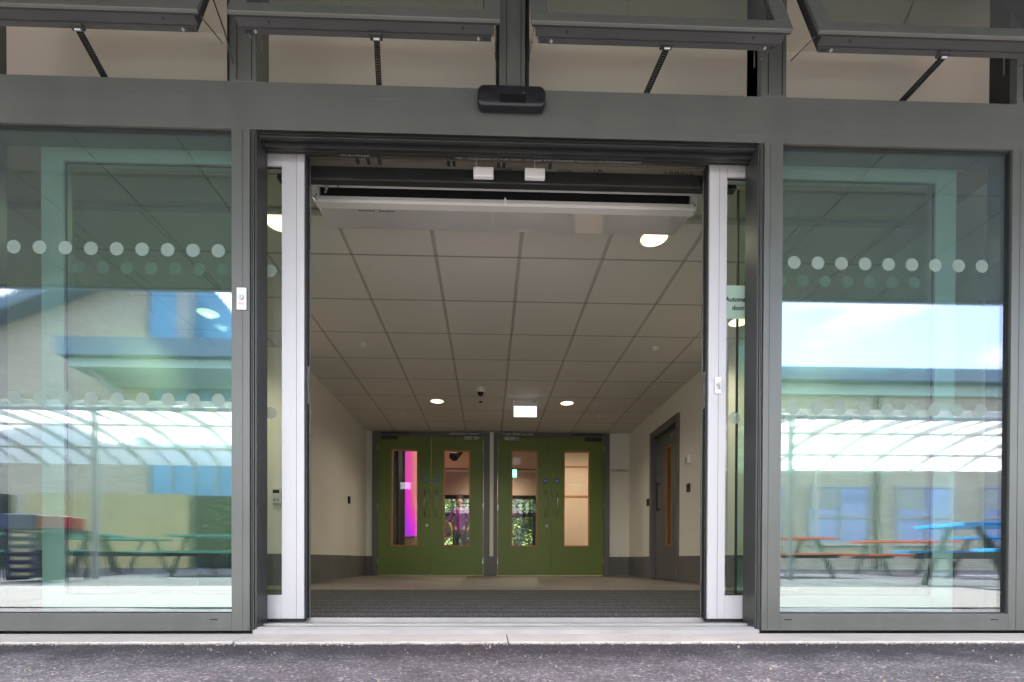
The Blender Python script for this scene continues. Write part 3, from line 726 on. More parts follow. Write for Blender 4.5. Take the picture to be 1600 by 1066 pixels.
# hanging lit sign
t = Thing('lit_exit_sign', 'white lit sign blade hanging from the ceiling in front of the right green doors', 'exit sign', (.5, 4.45, CEIL))
t.boxes('housing', [(.336, .664, 4.40, 4.47, 2.378, CEIL-.001)], 'white_plastic', bevel=.003)
t.boxes('lit_blade', [(.344, .656, 4.428, 4.442, 2.238, 2.376)], 'exit_lit')
t.boxes('switch_marks', [(.60+.012*k, .606+.012*k, 4.399, 4.3996, 2.43, 2.445) for k in range(4)], 'frame_dark')

# ------------------------------------------------------------------ air curtain
ah = Thing('air_curtain', 'long white air curtain heater with a black slot and glossy underside across the door head', 'air curtain heater', (.1, .6, 2.2))
x0, x1 = -.925, 1.112
ah.boxes('front_rail', [(x0, x1, .45, .456, 2.243, 2.294)], 'heater_satin', bevel=.003)
ah.boxes('intake_slot', [(x0+.04, x1-.04, .474, .50, 2.19, 2.29)], 'gasket')
def lip(bm): prism(bm, [(.449, 2.196), (.449, 2.178), (.456, 2.166), (.50, 2.166), (.50, 2.196)], 'x', x0+.02, x1-.012)
ah.part('front_lip', lip, 'heater_satin', bevel=.002)
def under(bm): prism(bm, [(.456, 2.1655), (.74, 2.227), (.74, 2.30), (.505, 2.30), (.505, 2.19), (.456, 2.1675)], 'x', x0+.015, x1-.022)
ah.part('glossy_underside', under, 'heater_white')
for xe, s in ((x0, 1), (x1, -1)):
    def endp(bm, xe=xe, s=s): prism(bm, [(xe, 2.292), (xe+s*.035, 2.292), (xe+s*.045, 2.190), (xe+s*.030, 2.168), (xe+s*.008, 2.19)], 'y', .447, .52)
    ah.part('end_cap', endp, 'heater_satin', bevel=.002)
    ah.part('cap_screw', lambda bm, xe=xe, s=s: [cyl(bm, (xe+s*.03, .4455, 2.20), (xe+s*.03, .4475, 2.20), .004, 10), cyl(bm, (xe+s*.022, .4455, 2.188), (xe+s*.022, .4475, 2.188), .004, 10)], 'gasket')
ah.boxes('slot_clip', [(.078, .092, .444, .450, 2.17, 2.196), (.081, .089, .446, .452, 2.196, 2.206)], 'white_plastic', bevel=.001)
ah.boxes('maker_mark', [(-.70+.018*k, -.70+.018*k+.012, .53, .534, 2.1795, 2.1815) for k in range(11) if k != 5], 'frame_dark')

# ------------------------------------------------------------------ green double doors
def double_door(x0, x1, xm, fo0, fo1, label, closers):
    t = Thing('double_door', label, 'double door', ((x0+x1)/2, BACK, FZ), group='pairs of green double doors')
    yf = BACK-.035
    t.boxes('frame', [(fo0, x0-.006, BACK-.05, BACK+.11, FZ, 2.45), (x1+.006, fo1, BACK-.05, BACK+.11, FZ, 2.45), (x0-.006, x1+.006, BACK-.05, BACK+.11, 2.374, 2.45)], 'door_frame', bevel=.003)
    for k, (a, b) in enumerate(((x0, xm-.003), (xm+.003, x1))):
        c0 = a+.225 if k == 0 else a+.205; c1 = c0+.452
        z0, z1 = .527, 2.152
        lf = t.boxes('door_leaf', [(a, c0, yf, yf+.045, FZ+.008, 2.368), (c1, b, yf, yf+.045, FZ+.008, 2.368), (c0, c1, yf, yf+.045, FZ+.008, z0), (c0, c1, yf, yf+.045, z1, 2.368)], 'green')
        t.boxes('glazing_bead', [(c0-.001, c0+.022, yf-.006, yf+.05, z0, z1), (c1-.022, c1+.001, yf-.006, yf+.05, z0, z1), (c0+.022, c1-.022, yf-.006, yf+.05, z0-.001, z0+.022), (c0+.022, c1-.022, yf-.006, yf+.05, z1-.022, z1+.001)], 'oak', parent=lf)
        t.boxes('vision_pane', [(c0+.022, c1-.022, yf+.02, yf+.026, z0+.016, z1-.016)], 'pane_clear', parent=lf)
        hx = xm-.098 if k == 0 else xm+.098
        def hand(bm, hx=hx):
            cyl(bm, (hx, yf-.055, 1.035), (hx, yf-.055, 1.462), .0095, 12)
            for z in (1.06, 1.437): cyl(bm, (hx, yf-.055, z), (hx, yf, z), .008, 10)
        t.part('pull_handle', hand, 'brushed', parent=lf, smooth=True)
        t.part('fire_door_disc', lambda bm, hx=hx: cyl(bm, (hx, yf-.0025, 1.64), (hx, yf-.0005, 1.64), .040, 28), 'blue_sign', parent=lf)
        t.boxes('disc_print', [(hx-.022, hx+.022, yf-.0032, yf-.0026, 1.645, 1.650), (hx-.018, hx+.018, yf-.0032, yf-.0026, 1.634, 1.639), (hx-.02, hx+.02, yf-.0032, yf-.0026, 1.624, 1.628)], 'white_plastic', parent=lf)
        if k == 0: t.part('lock_escutcheon', lambda bm, hx=hx: cyl(bm, (hx+.03, yf-.006, .878), (hx+.03, yf-.0005, .878), .024, 20), 'brushed', parent=lf, bevel=.001)
        he = a if k == 0 else b
        for z in (.28, 1.2, 2.18): t.boxes('hinge', [(he-.006, he+.006, yf-.006, yf+.004, z-.05, z+.05)], 'brushed', parent=lf)
        ca = closers[k]
        t.boxes('closer_arm', [(ca[0], ca[1], yf-.03, yf-.014, 2.405, 2.432)], 'brushed' if ca[4] else 'profile', parent=lf, bevel=.002)
        t.boxes('door_closer', [(ca[2], ca[3], yf-.055, yf-.0005, 2.318, 2.368)], 'brushed' if ca[4] else 'profile', parent=lf, bevel=.003)
    return t
double_door(-1.852, -.082, -.958, -1.94, .028, 'left pair of green double doors, magenta light showing through their left vision panel', ((-1.79, -1.29, -1.79, -1.52, False), (-.65, -.14, -.40, -.14, True)))
double_door(.166, 1.962, 1.070, .092, 2.06, 'right pair of green double doors, tan wall showing through their right vision panel', ((.25, .76, .25, .52, True), (1.40, 1.91, 1.64, 1.91, False)))
t = Thing('wall_sign', 'long thin blank-looking sign plaque on the cream wall right of the green doors', 'sign', (2.235, BACK, 1.83))
t.boxes('plate', [(2.085, 2.392, BACK-.012, BACK-.0005, 1.81, 1.855)], 'plaster_white', bevel=.002)
t.boxes('print_line', [(2.19+.014*k, 2.199+.014*k, BACK-.0127, BACK-.0121, 1.826, 1.838) for k in range(8)], 'profile')
# side door in right wall
t = Thing('side_door', 'grey side door with an oak edged slot window in the right lobby wall', 'door', (WR, 4.45, FZ))
t.boxes('frame', [(WR-.03, WR+.11, 3.932, 4.0, FZ, 2.168), (WR-.03, WR+.11, 4.91, 4.978, FZ, 2.168), (WR-.03, WR+.11, 4.0, 4.91, 2.075, 2.168)], 'door_frame', bevel=.003)
xf = WR+.045
lf = t.boxes('door_leaf', [(xf, xf+.045, 4.005, 4.30, FZ+.006, 2.07), (xf, xf+.045, 4.50, 4.905, FZ+.006, 2.07), (xf, xf+.045, 4.30, 4.50, FZ+.006, .50), (xf, xf+.045, 4.30, 4.50, 1.86, 2.07)], 'grey_door')
t.boxes('glazing_bead', [(xf-.006, xf+.05, 4.299, 4.325, .5, 1.86), (xf-.006, xf+.05, 4.475, 4.501, .5, 1.86), (xf-.006, xf+.05, 4.325, 4.475, .499, .52), (xf-.006, xf+.05, 4.325, 4.475, 1.84, 1.861)], 'oak', parent=lf)
t.boxes('vision_pane', [(xf+.02, xf+.026, 4.325, 4.475, .52, 1.84)], 'pane_clear', parent=lf)
t.part('pull_handle', lambda bm: [cyl(bm, (xf-.05, 4.72, 1.0), (xf-.05, 4.72, 1.42), .010, 12), cyl(bm, (xf-.05, 4.72, 1.03), (xf, 4.72, 1.03), .008, 10), cyl(bm, (xf-.05, 4.72, 1.39), (xf, 4.72, 1.39), .008, 10)], 'frame_dark', parent=lf)
t.boxes('door_closer', [(xf-.05, xf-.0005, 4.03, 4.28, 1.93, 1.985)], 'brushed', parent=lf, bevel=.003)
t.part('fire_door_disc', lambda bm: cyl(bm, (xf-.002, 4.72, 1.56), (xf-.0005, 4.72, 1.56), .035, 24), 'blue_sign', parent=lf)
struct('side_room', [(WR+1.6, WR+1.7, 3.3, 5.6, 0, 3.1), (WR+.12, WR+1.6, 3.2, 3.3, 0, 3.1), (WR+.12, WR+1.6, 5.6, 5.7, 0, 3.1), (WR+.12, WR+1.6, 3.3, 5.6, 2.6, 2.7)], 'tan_panel')
def small(name, label, cat, b, mat, bevel=.004, group=None):
    c = tuple((b[2*k]+b[2*k+1])/2 for k in range(3)); return solo(name, label, cat, lambda bm: [bx(bm, *b)], mat, c, bevel, group=group)
t = Thing('alarm_sounder', 'small white alarm box on the right wall above the black reader', 'alarm box', (WR, 3.63, 1.515))
t.boxes('housing', [(WR-.045, WR-.0005, 3.585, 3.675, 1.462, 1.565)], 'white_plastic', bevel=.006)
t.boxes('grille', [(WR-.0462, WR-.0452, 3.60, 3.66, 1.48+.012*k, 1.485+.012*k) for k in range(5)], 'profile')
def reader(label, b, face):
    c = tuple((b[2*k]+b[2*k+1])/2 for k in range(3))
    t = Thing('access_reader', label, 'door release', c, group='black wall readers')
    t.boxes('housing', [b], 'black_plastic', bevel=.004)
    t.boxes('indicator', [face], 'profile')
reader('black access reader on the right wall nearest the doorway', (WR-.025, WR-.0005, 3.60, 3.66, 1.125, 1.225), (WR-.0258, WR-.0252, 3.62, 3.64, 1.18, 1.19))
reader('black access reader between the side door and the back wall', (WR-.025, WR-.0005, 5.06, 5.13, 1.12, 1.225), (WR-.0258, WR-.0252, 5.08, 5.10, 1.18, 1.19))
reader('black access reader on the cream left wall', (WL+.0005, WL+.025, 5.00, 5.07, 1.12, 1.225), (WL+.0252, WL+.0258, 5.02, 5.04, 1.18, 1.19))
t = Thing('wall_intercom', 'pale intercom panel on the wall seen through the narrow glass of the left leaf', 'intercom', (-2.15, 2.9, .95))
t.boxes('housing', [(-2.20, -2.105, 2.87, 2.8995, .87, 1.03)], 'white_plastic', bevel=.004)
t.boxes('display', [(-2.185, -2.12, 2.8685, 2.8695, .975, 1.01)], 'black_gloss')
t.boxes('button', [(-2.18, -2.16, 2.866, 2.87, .90, .92), (-2.145, -2.125, 2.866, 2.87, .90, .92)], 'brushed')

# ------------------------------------------------------------------ hall beyond the green doors
HY = 12.6
struct('hall_wall_left', [(-4.7, -4.6, BACK+.12, HY+.1, 0, 3.6)], 'plaster')
struct('hall_wall_right', [(4.6, 4.7, BACK+.12, HY+.1, 0, 3.6)], 'plaster')
struct('hall_wall_back', [(-4.6, -1.45, HY, HY+.12, 0, 3.6), (-.30, .60, HY, HY+.12, 0, 3.6), (1.45, 4.6, HY, HY+.12, 0, 3.6), (-1.45, -.3, HY, HY+.12, 2.26, 3.6), (.60, 1.45, HY, HY+.12, 2.26, 3.6)], 'tan_panel')
struct('hall_wall_front', [(-4.6, -2.17, BACK+.0, BACK+.12, 0, 3.6), (2.54, 4.6, BACK, BACK+.12, 0, 3.6)], 'plaster')
struct('hall_ceiling', [(-4.6, 4.6, BACK+.12, HY, 3.3, 3.34)], 'tile')
bulk = Thing('ceiling_bulkhead', 'tan boxed beam crossing the hall ceiling behind the green doors', 'beam', (0, 10.5, 2.9))
bulk.boxes('beam_face', [(-4.6, 4.6, 10.4, 10.7, 2.62, 3.3)], 'tan_panel')
bulk.boxes('beam_trim', [(-4.6, 4.6, 10.38, 10.399, 2.62, 2.66)], 'door_frame')
for a, b, lab in ((-1.45, -.30, 'dark framed garden door behind the standing person'), (.60, 1.45, 'dark framed garden door with green hedge behind, seen through the right doors')):
    t = Thing('garden_door', lab, 'glazed door', ((a+b)/2, HY, FZ), group='glazed garden doors at the far end')
    t.boxes('frame', [(a, a+.09, HY-.03, HY+.06, FZ, 2.258), (b-.09, b, HY-.03, HY+.06, FZ, 2.258), (a+.09, b-.09, HY-.03, HY+.06, 2.14, 2.258), (a+.09, b-.09, HY-.03, HY+.06, 1.60, 1.74), (a+.09, b-.09, HY-.03, HY+.06, FZ, .16)], 'gasket')
    g = t.boxes('glass_pane', [(a+.09, b-.09, HY+.01, HY+.016, .16, 1.60), (a+.09, b-.09, HY+.01, HY+.016, 1.74, 2.14)], 'pane_clear')
    for zz in (.95, .42):
        t.part('frosted_dot', lambda bm, a=a, b=b, zz=zz: [cyl(bm, (x_, HY+.004, zz), (x_, HY+.008, zz), .03, 12) for x_ in [a+.15+.1*k for k in range(int((b-a-.28)/.1)+1)]], 'white_plastic', parent=g)
t = Thing('partition', 'smooth tan partition panels seen through the far right vision panel', 'partition', (2.6, 9.0, FZ))
t.boxes('panel', [(1.62, 4.6, 9.0, 9.08, FZ, 1.75)], 'tan_panel'); t.boxes('panel', [(1.62, 4.6, 9.0, 9.08, 1.79, 2.43)], 'tan_panel'); t.boxes('panel', [(1.62, 4.6, 9.0, 9.08, 2.47, 3.3)], 'tan_panel')
t.boxes('joint_strip', [(1.62, 4.6, 8.99, 9.07, 1.75, 1.79), (1.62, 4.6, 8.99, 9.07, 2.43, 2.47)], 'oak')
# glowing panel added in place of a stage-lit wall, and black curtain
t = Thing('stage_glow_panel', 'tall magenta and orange glow panel in place of a colour-lit wall, glimpsed through the left vision panel', 'screen', (-1.8, 9.6, .9))  # not a real screen: added panel standing in for the colour-lit wall
def glow_slab(bm):
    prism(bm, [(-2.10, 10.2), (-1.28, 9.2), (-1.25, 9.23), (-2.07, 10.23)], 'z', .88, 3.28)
t.part('glow_surface', glow_slab, 'screen')  # 'screen' is the painted stage-light glow
t.part('glow_panel_edge', lambda bm: prism(bm, [(-2.13, 10.17), (-1.27, 9.13), (-1.23, 9.2), (-2.08, 10.24)], 'z', .83, .875), 'white_plastic')
def curtain(bm):
    n = 70; pts = []
    for k in range(n+1):
        x = -4.5+2.66*k/n; pts.append((x, 8.6+.05*math.sin(k*1.35)))
    pts2 = [(x, y+.02) for x, y in pts[::-1]]
    prism(bm, pts+pts2, 'z', FZ, 3.28)
solo('stage_curtain', 'black pleated curtain beside the magenta glow panel', 'curtain', curtain, 'black_cloth', (-3, 8.6, FZ))
t = Thing('stage_lamp', 'black stage lamp hanging at the top of the left doors vision panel', 'stage light', (-.78, 9.2, 2.85))
t.part('lamp_body', lambda bm: cyl(bm, (-.80, 9.05, 2.66), (-.70, 9.25, 2.88), .11, 20, .13), 'black_plastic', bevel=.005)
t.part('lamp_lens', lambda bm: cyl(bm, (-.805, 9.04, 2.648), (-.8, 9.05, 2.66), .095, 20), 'black_gloss')
t.part('yoke', lambda bm: [cyl(bm, (-.88, 9.15, 2.76), (-.88, 9.15, 3.05), .012, 8), cyl(bm, (-.62, 9.15, 2.76), (-.62, 9.15, 3.05), .012, 8), cyl(bm, (-.88, 9.15, 3.05), (-.62, 9.15, 3.05), .012, 8), cyl(bm, (-.75, 9.15, 3.05), (-.75, 9.15, 3.3), .015, 8)], 'black_plastic')
t = Thing('hall_exit_sign', 'small green and white running man exit sign behind the right green doors', 'exit sign', (.48, 8.4, 2.2))
t.boxes('plate', [(.42, .62, 8.4, 8.42, 2.10, 2.26)], 'white_plastic'); t.boxes('green_field', [(.53, .62, 8.395, 8.399, 2.10, 2.26)], 'green_sign')
t.part('running_figure', lambda bm: [cyl(bm, (.468, 8.395, 2.225), (.468, 8.399, 2.225), .013, 12), bx(bm, .456, .476, 8.395, 8.399, 2.165, 2.208), bx(bm, .44, .458, 8.395, 8.399, 2.12, 2.165), bx(bm, .474, .50, 8.395, 8.399, 2.135, 2.165)], 'ink')
for x, lab in ((-.98, 'white lit ceiling fitting above the garden door behind the left doors'), (1.08, 'white lit ceiling fitting above the garden door behind the right doors')):
    solo('hall_light_box', lab, 'light fitting', lambda bm, x=x: [bx(bm, x-.22, x+.22, 10.0, 10.2, 2.02, 2.10)] , 'exit_lit', (x, 10.1, 2.1), group='lit fittings in the hall') if False else None
for x, y, lab in ((-.3, 8.0, 'hall downlight nearest the green doors, left'), (1.0, 8.0, 'hall downlight nearest the green doors, centre'), (2.6, 7.6, 'hall downlight in front of the tan partition'), (-2.6, 8.0, 'hall downlight over the stage side'), (.3, 11.6, 'hall downlight nearest the garden doors')):
    downlight(x, y, lab, 'lamp_hall', 3.3, .12)
# person
def person(x, y):
    t = Thing('person', 'person in a purple top and dark trousers standing before the garden door', 'person', (x, y, FZ))
    J = {'pel': (0, 0, .92), 'waist': (0, 0, 1.05), 'chest': (0, 0, 1.28), 'neck': (0, 0, 1.44), 'nk2': (0, -.01, 1.50),
         'shL': (-.17, 0, 1.39), 'elL': (-.25, -.02, 1.12), 'wrL': (-.17, -.16, .98), 'shR': (.17, 0, 1.39), 'elR': (.25, -.02, 1.12), 'wrR': (.20, -.16, .95),
         'hpL': (-.09, 0, .88), 'knL': (-.11, -.02, .48), 'anL': (-.12, .02, .09), 'hpR': (.09, 0, .88), 'knR': (.11, -.01, .48), 'anR': (.13, .02, .09), 'toL': (-.13, -.14, .04), 'toR': (.15, -.14, .04), 'hd': (0, -.02, 1.58), 'hd2': (0, -.02, 1.66)}
    E_ = [('pel', 'waist'), ('waist', 'chest'), ('chest', 'neck'), ('neck', 'nk2'), ('nk2', 'hd'), ('hd', 'hd2'), ('neck', 'shL'), ('shL', 'elL'), ('elL', 'wrL'), ('neck', 'shR'), ('shR', 'elR'), ('elR', 'wrR'), ('pel', 'hpL'), ('hpL', 'knL'), ('knL', 'anL'), ('anL', 'toL'), ('pel', 'hpR'), ('hpR', 'knR'), ('knR', 'anR'), ('anR', 'toR')]
    Rd = dict(pel=.13, waist=.12, chest=.14, neck=.06, nk2=.05, shL=.06, shR=.06, elL=.042, elR=.042, wrL=.028, wrR=.028, hpL=.09, hpR=.09, knL=.06, knR=.06, anL=.04, anR=.04, toL=.035, toR=.035, hd=.085, hd2=.09)
    def grow(name, keys, edges, mat, par, extra=0):
        ks = list(keys); me = bpy.data.meshes.new(name)
        me.from_pydata([J[k] for k in ks], [(ks.index(a), ks.index(b)) for a, b in edges], [])
        o = bpy.data.objects.new(name, me); COL.objects.link(o); o.parent = par
        o.modifiers.new('skin', 'SKIN'); sv_ = me.skin_vertices[0].data
        for i, k in enumerate(ks): sv_[i].radius = (Rd[k]+extra, Rd[k]*.8+extra); sv_[i].use_root = (i == 0)
        s = o.modifiers.new('sub', 'SUBSURF'); s.levels = 2; s.render_levels = 2
        me.materials.append(M[mat]); return o
    body = grow('body', J, E_, 'skin', t.o)
    grow('purple_top', ('waist', 'pel', 'chest', 'neck', 'shL', 'elL', 'shR', 'elR'), [('pel', 'waist'), ('waist', 'chest'), ('chest', 'neck'), ('neck', 'shL'), ('shL', 'elL'), ('neck', 'shR'), ('shR', 'elR')], 'purple', body, .012)
    grow('trousers', ('pel', 'hpL', 'knL', 'anL', 'hpR', 'knR', 'anR'), [('pel', 'hpL'), ('hpL', 'knL'), ('knL', 'anL'), ('pel', 'hpR'), ('hpR', 'knR'), ('knR', 'anR')], 'dark_trousers', body, .014)
    bm = bmesh.new(); bmesh.ops.create_uvsphere(bm, u_segments=20, v_segments=12, radius=.125, matrix=Matrix.Translation((0, .03, 1.67)) @ Matrix.Diagonal((.86, 1, 1.08, 1)))
    finish('hair', bm, 'hair', body, smooth=True)
    bm = bmesh.new()
    bmesh.ops.create_uvsphere(bm, u_segments=18, v_segments=12, radius=.094, matrix=Matrix.Translation((0, -.035, 1.615)) @ Matrix.Diagonal((.80, .85, 1.1, 1)))
    bmesh.ops.create_cone(bm, cap_ends=True, segments=8, radius1=.016, radius2=.004, depth=.04, matrix=Matrix.Translation((0, -.118, 1.60)))
    finish('face', bm, 'skin', body, smooth=True)
    for s in (-1, 1):
        bm = bmesh.new(); wx, wy, wz = s*.185, -.165, .955
        bmesh.ops.create_uvsphere(bm, u_segments=10, v_segments=8, radius=.035, matrix=Matrix.Translation((wx, wy, wz)) @ Matrix.Diagonal((.5, .9, 1.2, 1)))
        for k in range(4): cyl(bm, (wx, wy-.024+.016*k, wz-.03), (wx, wy-.028+.016*k, wz-.095+.008*abs(k-1.5)), .008, 6, .006)
        cyl(bm, (wx, wy-.025, wz), (wx-s*.02, wy-.06, wz-.03), .009, 6, .006)
        finish('hand', bm, 'skin', body, smooth=True)
person(-.655, 9.25)
# hedge outside garden doors
def hedge(bm):
    for i in range(9000):
        x = random.uniform(-5, 5); z = random.uniform(0, 3.6); y = 17.4+.6*math.sin(x*1.9+z*2.4)+.5*math.sin(x*4.3-z*3.1)+random.uniform(-.5, .5)
        s = random.uniform(.07, .15); q = Euler((random.uniform(-1.1, .4), random.uniform(-.8, .8), random.random()*6)).to_matrix().to_4x4(); q.translation = (x, y, z)
        a = [bm.verts.new(q @ Vector(c)) for c in ((-s, 0, 0), (0, -s*.5, 0), (s, 0, s*.2), (0, s*.5, 0))]; bm.faces.new(a)
    bx(bm, -5, 5, 18.3, 18.9, 0, 3.3)
solo('hedge', 'sunlit leafy green hedge outside the garden doors', 'hedge', hedge, 'leafg', (0, 17.4, 0), kind='stuff')

# ------------------------------------------------------------------ schoolyard mirrored in the glass
# vaulted translucent shelter
yc = Thing('yard_shelter', 'long vaulted translucent shelter on curved ribs mirrored in the glass panes', 'shelter', (0, -7.4, 0))
D0, D1, ZE, ZC = -5.4, -10.0, 2.62, 3.22
def arc(u): return (D0+(D1-D0)*u, ZE+(ZC-ZE)*(1-(2*u-1)**2))
NA = 14
def ribfn(bm, x=0., wd=.05, dp=.09):
    for k in range(NA):
        (ya, za), (yb, zb) = arc(k/NA), arc((k+1)/NA)
        vs = [bm.verts.new(p) for p in ((x-wd/2, ya, za-dp), (x+wd/2, ya, za-dp), (x+wd/2, yb, zb-dp), (x-wd/2, yb, zb-dp), (x-wd/2, ya, za-.012), (x+wd/2, ya, za-.012), (x+wd/2, yb, zb-.012), (x-wd/2, yb, zb-.012))]
        for f in ((0, 1, 2, 3), (7, 6, 5, 4), (0, 4, 5, 1), (3, 2, 6, 7), (0, 3, 7, 4), (1, 5, 6, 2)): bm.faces.new([vs[i] for i in f])
def sheetfn(bm, x0, x1):
    A_ = []
    for k in range(NA+1):
        y, z = arc(k/NA); A_.append([bm.verts.new((x, y, z)) for x in (x0, x1)])
    for k in range(NA): bm.faces.new((A_[k][0], A_[k][1], A_[k+1][1], A_[k+1][0]))
BAY = 1.2; XS = [-16.8+BAY*k for k in range(29)]
rib0 = yc.part('rib', lambda bm: ribfn(bm, XS[0]), 'steel_white'); sh0 = yc.part('roof_sheet', lambda bm: sheetfn(bm, XS[0]+.03, XS[1]-.03), 'poly')
mid0 = yc.part('glazing_bar', lambda bm: ribfn(bm, XS[0]+BAY/2, .035, .05), 'steel_white')
po0 = yc.part('post', lambda bm: (cyl(bm, (XS[0], D0, -.03), (XS[0], D0, ZE-.05), .045, 12), cyl(bm, (XS[0], D1, -.03), (XS[0], D1, ZE-.05), .045, 12)), 'steel_white')
for k in range(1, len(XS)):
    share(rib0, 'rib', yc.o, (k*BAY, 0, 0))
    if k < len(XS)-1: share(sh0, 'roof_sheet', yc.o, (k*BAY, 0, 0)); share(mid0, 'glazing_bar', yc.o, (k*BAY, 0, 0))
    if k % 3 == 0: share(po0, 'post', yc.o, (k*BAY, 0, 0))
for k in range(0, NA+1, 3):
    y, z = arc(k/NA); yc.boxes('purlin', [(XS[0], XS[-1], y-.025, y+.025, z-.06, z-.014)], 'steel_white')
# right building
rb = Thing('brick_school_block', 'buff brick school block with a flat blue-grey fascia mirrored in the right pane', 'building', (10, -13.5, 0))
rb.boxes('wall', [(-3, 26, -14.2, -13.6, -.1, 6.0)], 'brick')
rb.boxes('pale_frieze', [(-3.2, 26, -14.0, -13.45, 5.75, 6.1)], 'pale_green')
rb.boxes('fascia', [(-3.4, 26, -14.2, -13.1, 6.1, 6.5)], 'roof_metal', bevel=.01)
rb.boxes('roof_edge', [(-3.4, 26, -14.3, -13.2, 6.5, 6.56)], 'blue_glass')
rb.boxes('ledge', [(-3, 26, -13.6, -13.35, 4.55, 4.72)], 'roof_metal')
for k in range(9):
    xw = -1.2+2.95*k
    f = rb.boxes('window', [(xw, xw+2.1, -13.6, -13.52, .85, .93), (xw, xw+2.1, -13.6, -13.52, 2.72, 2.8), (xw, xw+.07, -13.6, -13.52, .93, 2.72), (xw+2.03, xw+2.1, -13.6, -13.52, .93, 2.72), (xw+1.015, xw+1.085, -13.6, -13.52, .93, 2.72), (xw+.07, xw+2.03, -13.6, -13.52, 1.7, 1.8)], 'steel_white')
    rb.boxes('window_pane', [(xw+.07, xw+2.03, -13.59, -13.56, .93, 2.72)], 'pane_blue', parent=f)
# left gabled building with blue glazed end
lb = Thing('gabled_brick_block', 'buff brick gable with a sloping roof edge and blue glazing mirrored in the left pane', 'building', (-12, -13.5, 0))
lb.part('wall', lambda bm: prism(bm, [(-24, -.1), (-10.9, -.1), (-10.9, 9.3), (-12, 9.0), (-24, 4.2)], 'y', -14.5, -13.6), 'brick')
lb.part('roof', lambda bm: prism(bm, [(-24, 4.2), (-12, 9.0), (-10.6, 9.5), (-10.6, 9.85), (-12.1, 9.35), (-24, 4.6)], 'y', -15, -12.9), 'roof_metal')
lb.part('glazed_end', lambda bm: prism(bm, [(-10.88, -.1), (-6.6, -.1), (-6.6, 6.9), (-7.3, 7.1), (-9.1, 9.3), (-10.88, 9.3)], 'y', -14.2, -13.7), 'blue_glass')
lb.boxes('glazing_bar', [(-10.88+.7*k, -10.82+.7*k, -13.7, -13.62, 0, 6.8) for k in range(6)]+[(-10.8, -6.6, -13.61, -13.58, z, z+.06) for z in (1, 2.2, 3.4, 6.3, 6.8)], 'steel_white')
lb.boxes('chimney_flue', [(-9.6, -9.25, -13.4, -13.0, 6.2, 9.0)], 'steel_white')
lb.boxes('flat_eaves', [(-12.0, -5.2, -13.6, -11.6, 5.95, 6.45)], 'roof_metal', bevel=.01)
lb.boxes('eaves_soffit', [(-11.8, -5.4, -13.5, -11.8, 5.7, 5.94)], 'pale_green')
lb.part('strut', lambda bm: cyl(bm, (-11.4, -12, 5.7), (-9.9, -13.5, 3.9), .09, 10), 'steel_white')
lb.boxes('awning_window', [(-13.4, -12.1, -13.6, -13.3, 4.5, 5.1)], 'pane_blue')
lb.boxes('ledge', [(-24, -10.9, -13.6, -13.3, 3.95, 4.15)], 'roof_metal')
lb.boxes('boarded_bay', [(-14.5, -9.5, -13.598, -13.45, -.02, 2.35)], 'yellow_board')
lb.boxes('doorway', [(-9.3, -8.2, -13.6, -13.4, 0, 2.3), (-16.3, -15.1, -13.6, -13.4, 0, 2.3)], 'frame_dark')
# picnic tables
def picnic(mat, label, loc, rz):
    t = Thing('picnic_table', label, 'picnic table', loc, group='picnic tables in the yard', rot=(0, 0, rz), local=True)
    for k in range(5): t.boxes('top_plank', [(-.9, .9, -.37+.15*k, -.23+.15*k, .72, .76)], mat, bevel=.004)
    for s in (-1, 1):
        for k in range(2):
            y = s*(.62+.07*(2*k-1)); t.boxes('bench_plank', [(-.9, .9, y-.065, y+.065, .42, .455)], mat, bevel=.004)
    for sx in (-.62, .62):
        for s in (-1, 1): t.part('leg', lambda bm, sx=sx, s=s: cyl(bm, (sx, s*.20, .72), (sx, s*.62, 0), .035, 8), 'table_leg')
        t.boxes('cross_bar', [(sx-.03, sx+.03, -.74, .74, .36, .42)], 'table_leg')
    return t
picnic('table_blue', 'bright blue picnic table closest to the glass, mirrored in the right pane', (6.3, -3.4, -.014), R(8))
picnic('table_red', 'orange-red picnic table mirrored low in the right pane, nearer one', (5.6, -7.0, -.02), R(-4))
picnic('table_red', 'orange-red picnic table mirrored farther back behind the blue one', (9.2, -8.3, -.02), R(12))
picnic('table_blue', 'blue picnic table farther back under the shelter, mirrored in the right pane', (9.4, -6.2, -.02), R(5))
picnic('table_teal', 'teal picnic table mirrored in the left pane near the door post', (-5.0, -7.2, -.02), R(4))
picnic('table_teal', 'teal picnic table mirrored in the middle of the left pane', (-7.9, -7.0, -.02), R(-6))
picnic('table_teal', 'teal picnic table mirrored at the outer edge of the left pane', (-8.3, -9.0, -.02), R(0))
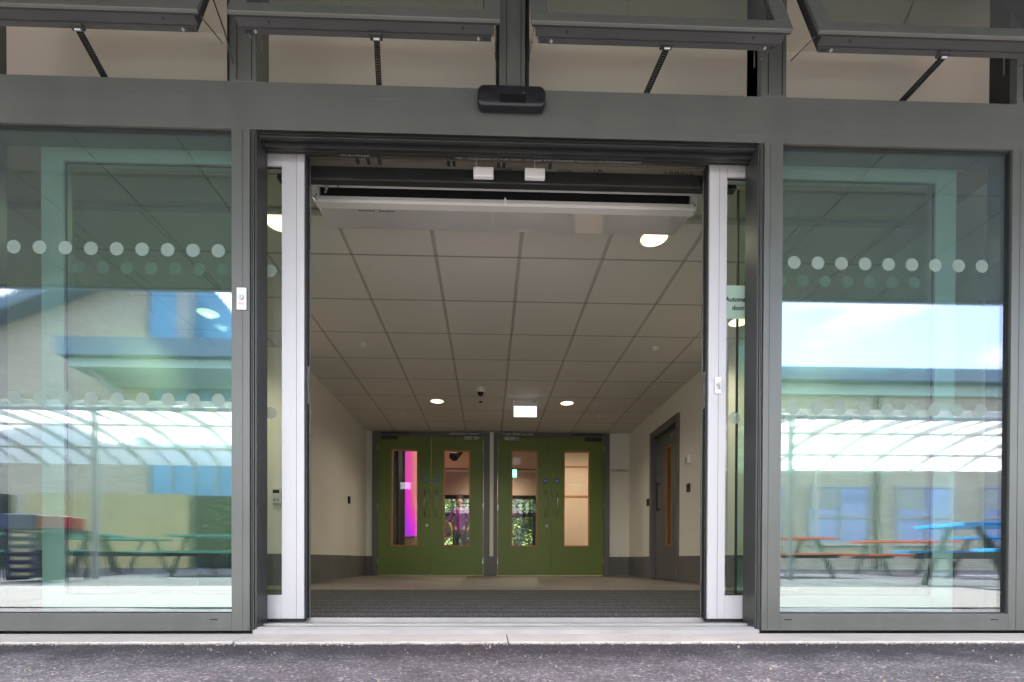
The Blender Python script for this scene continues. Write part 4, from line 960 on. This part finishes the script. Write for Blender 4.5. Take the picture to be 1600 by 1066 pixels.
# tray trolley
tx, ty = -6.28, -4.75
tr = Thing('tray_unit', 'stack of labelled blue plastic trays beside a red box, mirrored at the left edge', 'storage trolley', (tx, ty, -.014))
for k in range(6):
    z = .04+.105*k
    b = tr.boxes('tray', [(tx-.20, tx+.20, ty-.2, ty+.2, z, z+.085)], 'tray_blue', bevel=.008)
    tr.boxes('tray_label', [(tx-.14, tx+.10, ty+.2005, ty+.203, z+.03, z+.068)], 'label_card', parent=b)
    tr.boxes('tray_rim', [(tx-.22, tx+.22, ty-.21, ty+.215, z+.085, z+.095)], 'tray_blue', parent=b)
tr.boxes('side_panel', [(tx-.25, tx-.225, ty-.2, ty+.2, 0, .68), (tx+.225, tx+.25, ty-.2, ty+.2, 0, .68)], 'table_leg')
tr.boxes('top_tray', [(tx-.30, tx+.16, ty-.22, ty+.22, .69, .90)], 'tray_blue', bevel=.02)
tr.boxes('red_box', [(tx+.18, tx+.50, ty-.2, ty+.2, .70, .88)], 'tray_red', bevel=.02)
tr.boxes('red_box_shelf', [(tx+.26, tx+.58, ty-.2, ty+.2, .64, .69)], 'table_leg')
tr.part('shelf_leg', lambda bm: [cyl(bm, (tx+.54, ty+s*.17, 0), (tx+.54, ty+s*.17, .64), .02, 8) for s in (-1, 1)], 'table_leg')

# evergreen bush under the shelter
bt = Thing('bush', 'dark leafy bush under the shelter, mirrored near the inner edge of the left pane', 'bush', (-5.3, -9.3, 0))
def bushleaves(bm):
    for i in range(1600):
        u = random.random()*6.283; h = random.random(); rr = (.75*math.sqrt(max(0, 1-(2*h-1)**2))+.12)*random.uniform(.65, 1.05)
        p = (-5.3+1.25*rr*math.cos(u)+.15*math.sin(h*9+u*2), -9.3+rr*math.sin(u)*.8, .15+1.75*h)
        sz = random.uniform(.035, .075); q = Euler((random.uniform(-1, 1), random.uniform(-1, 1), random.random()*6)).to_matrix().to_4x4(); q.translation = p
        bm.faces.new([bm.verts.new(q @ Vector(c)) for c in ((-sz, 0, 0), (0, -sz*.5, 0), (sz, 0, sz*.2), (0, sz*.5, 0))])
tag(bt.part('foliage', bushleaves, 'leafg'), kind='stuff')
bt.part('stem', lambda bm: [cyl(bm, (-5.3+dx, -9.3, -.03), (-5.3+dx*4, -9.3+dy, 1.1), .025, 8, .01) for dx, dy in ((-.06, .1), (0, -.1), (.07, .05))], 'bark')

# downpipes and wall lamps on the yard buildings
for x in (1.1, 7.0, 12.9): rb.part('downpipe', lambda bm, x=x: cyl(bm, (x, -13.53, 0), (x, -13.53, 6.0), .05, 10), 'frame_dark')
for k in range(9):
    xw = -1.2+2.95*k
    rb.boxes('window_sill', [(xw-.05, xw+2.15, -13.62, -13.46, .79, .848)], 'concrete')
    rb.boxes('blind', [(xw+.1, xw+.98, -13.555, -13.55, 2.0, 2.70)], 'steel_white')
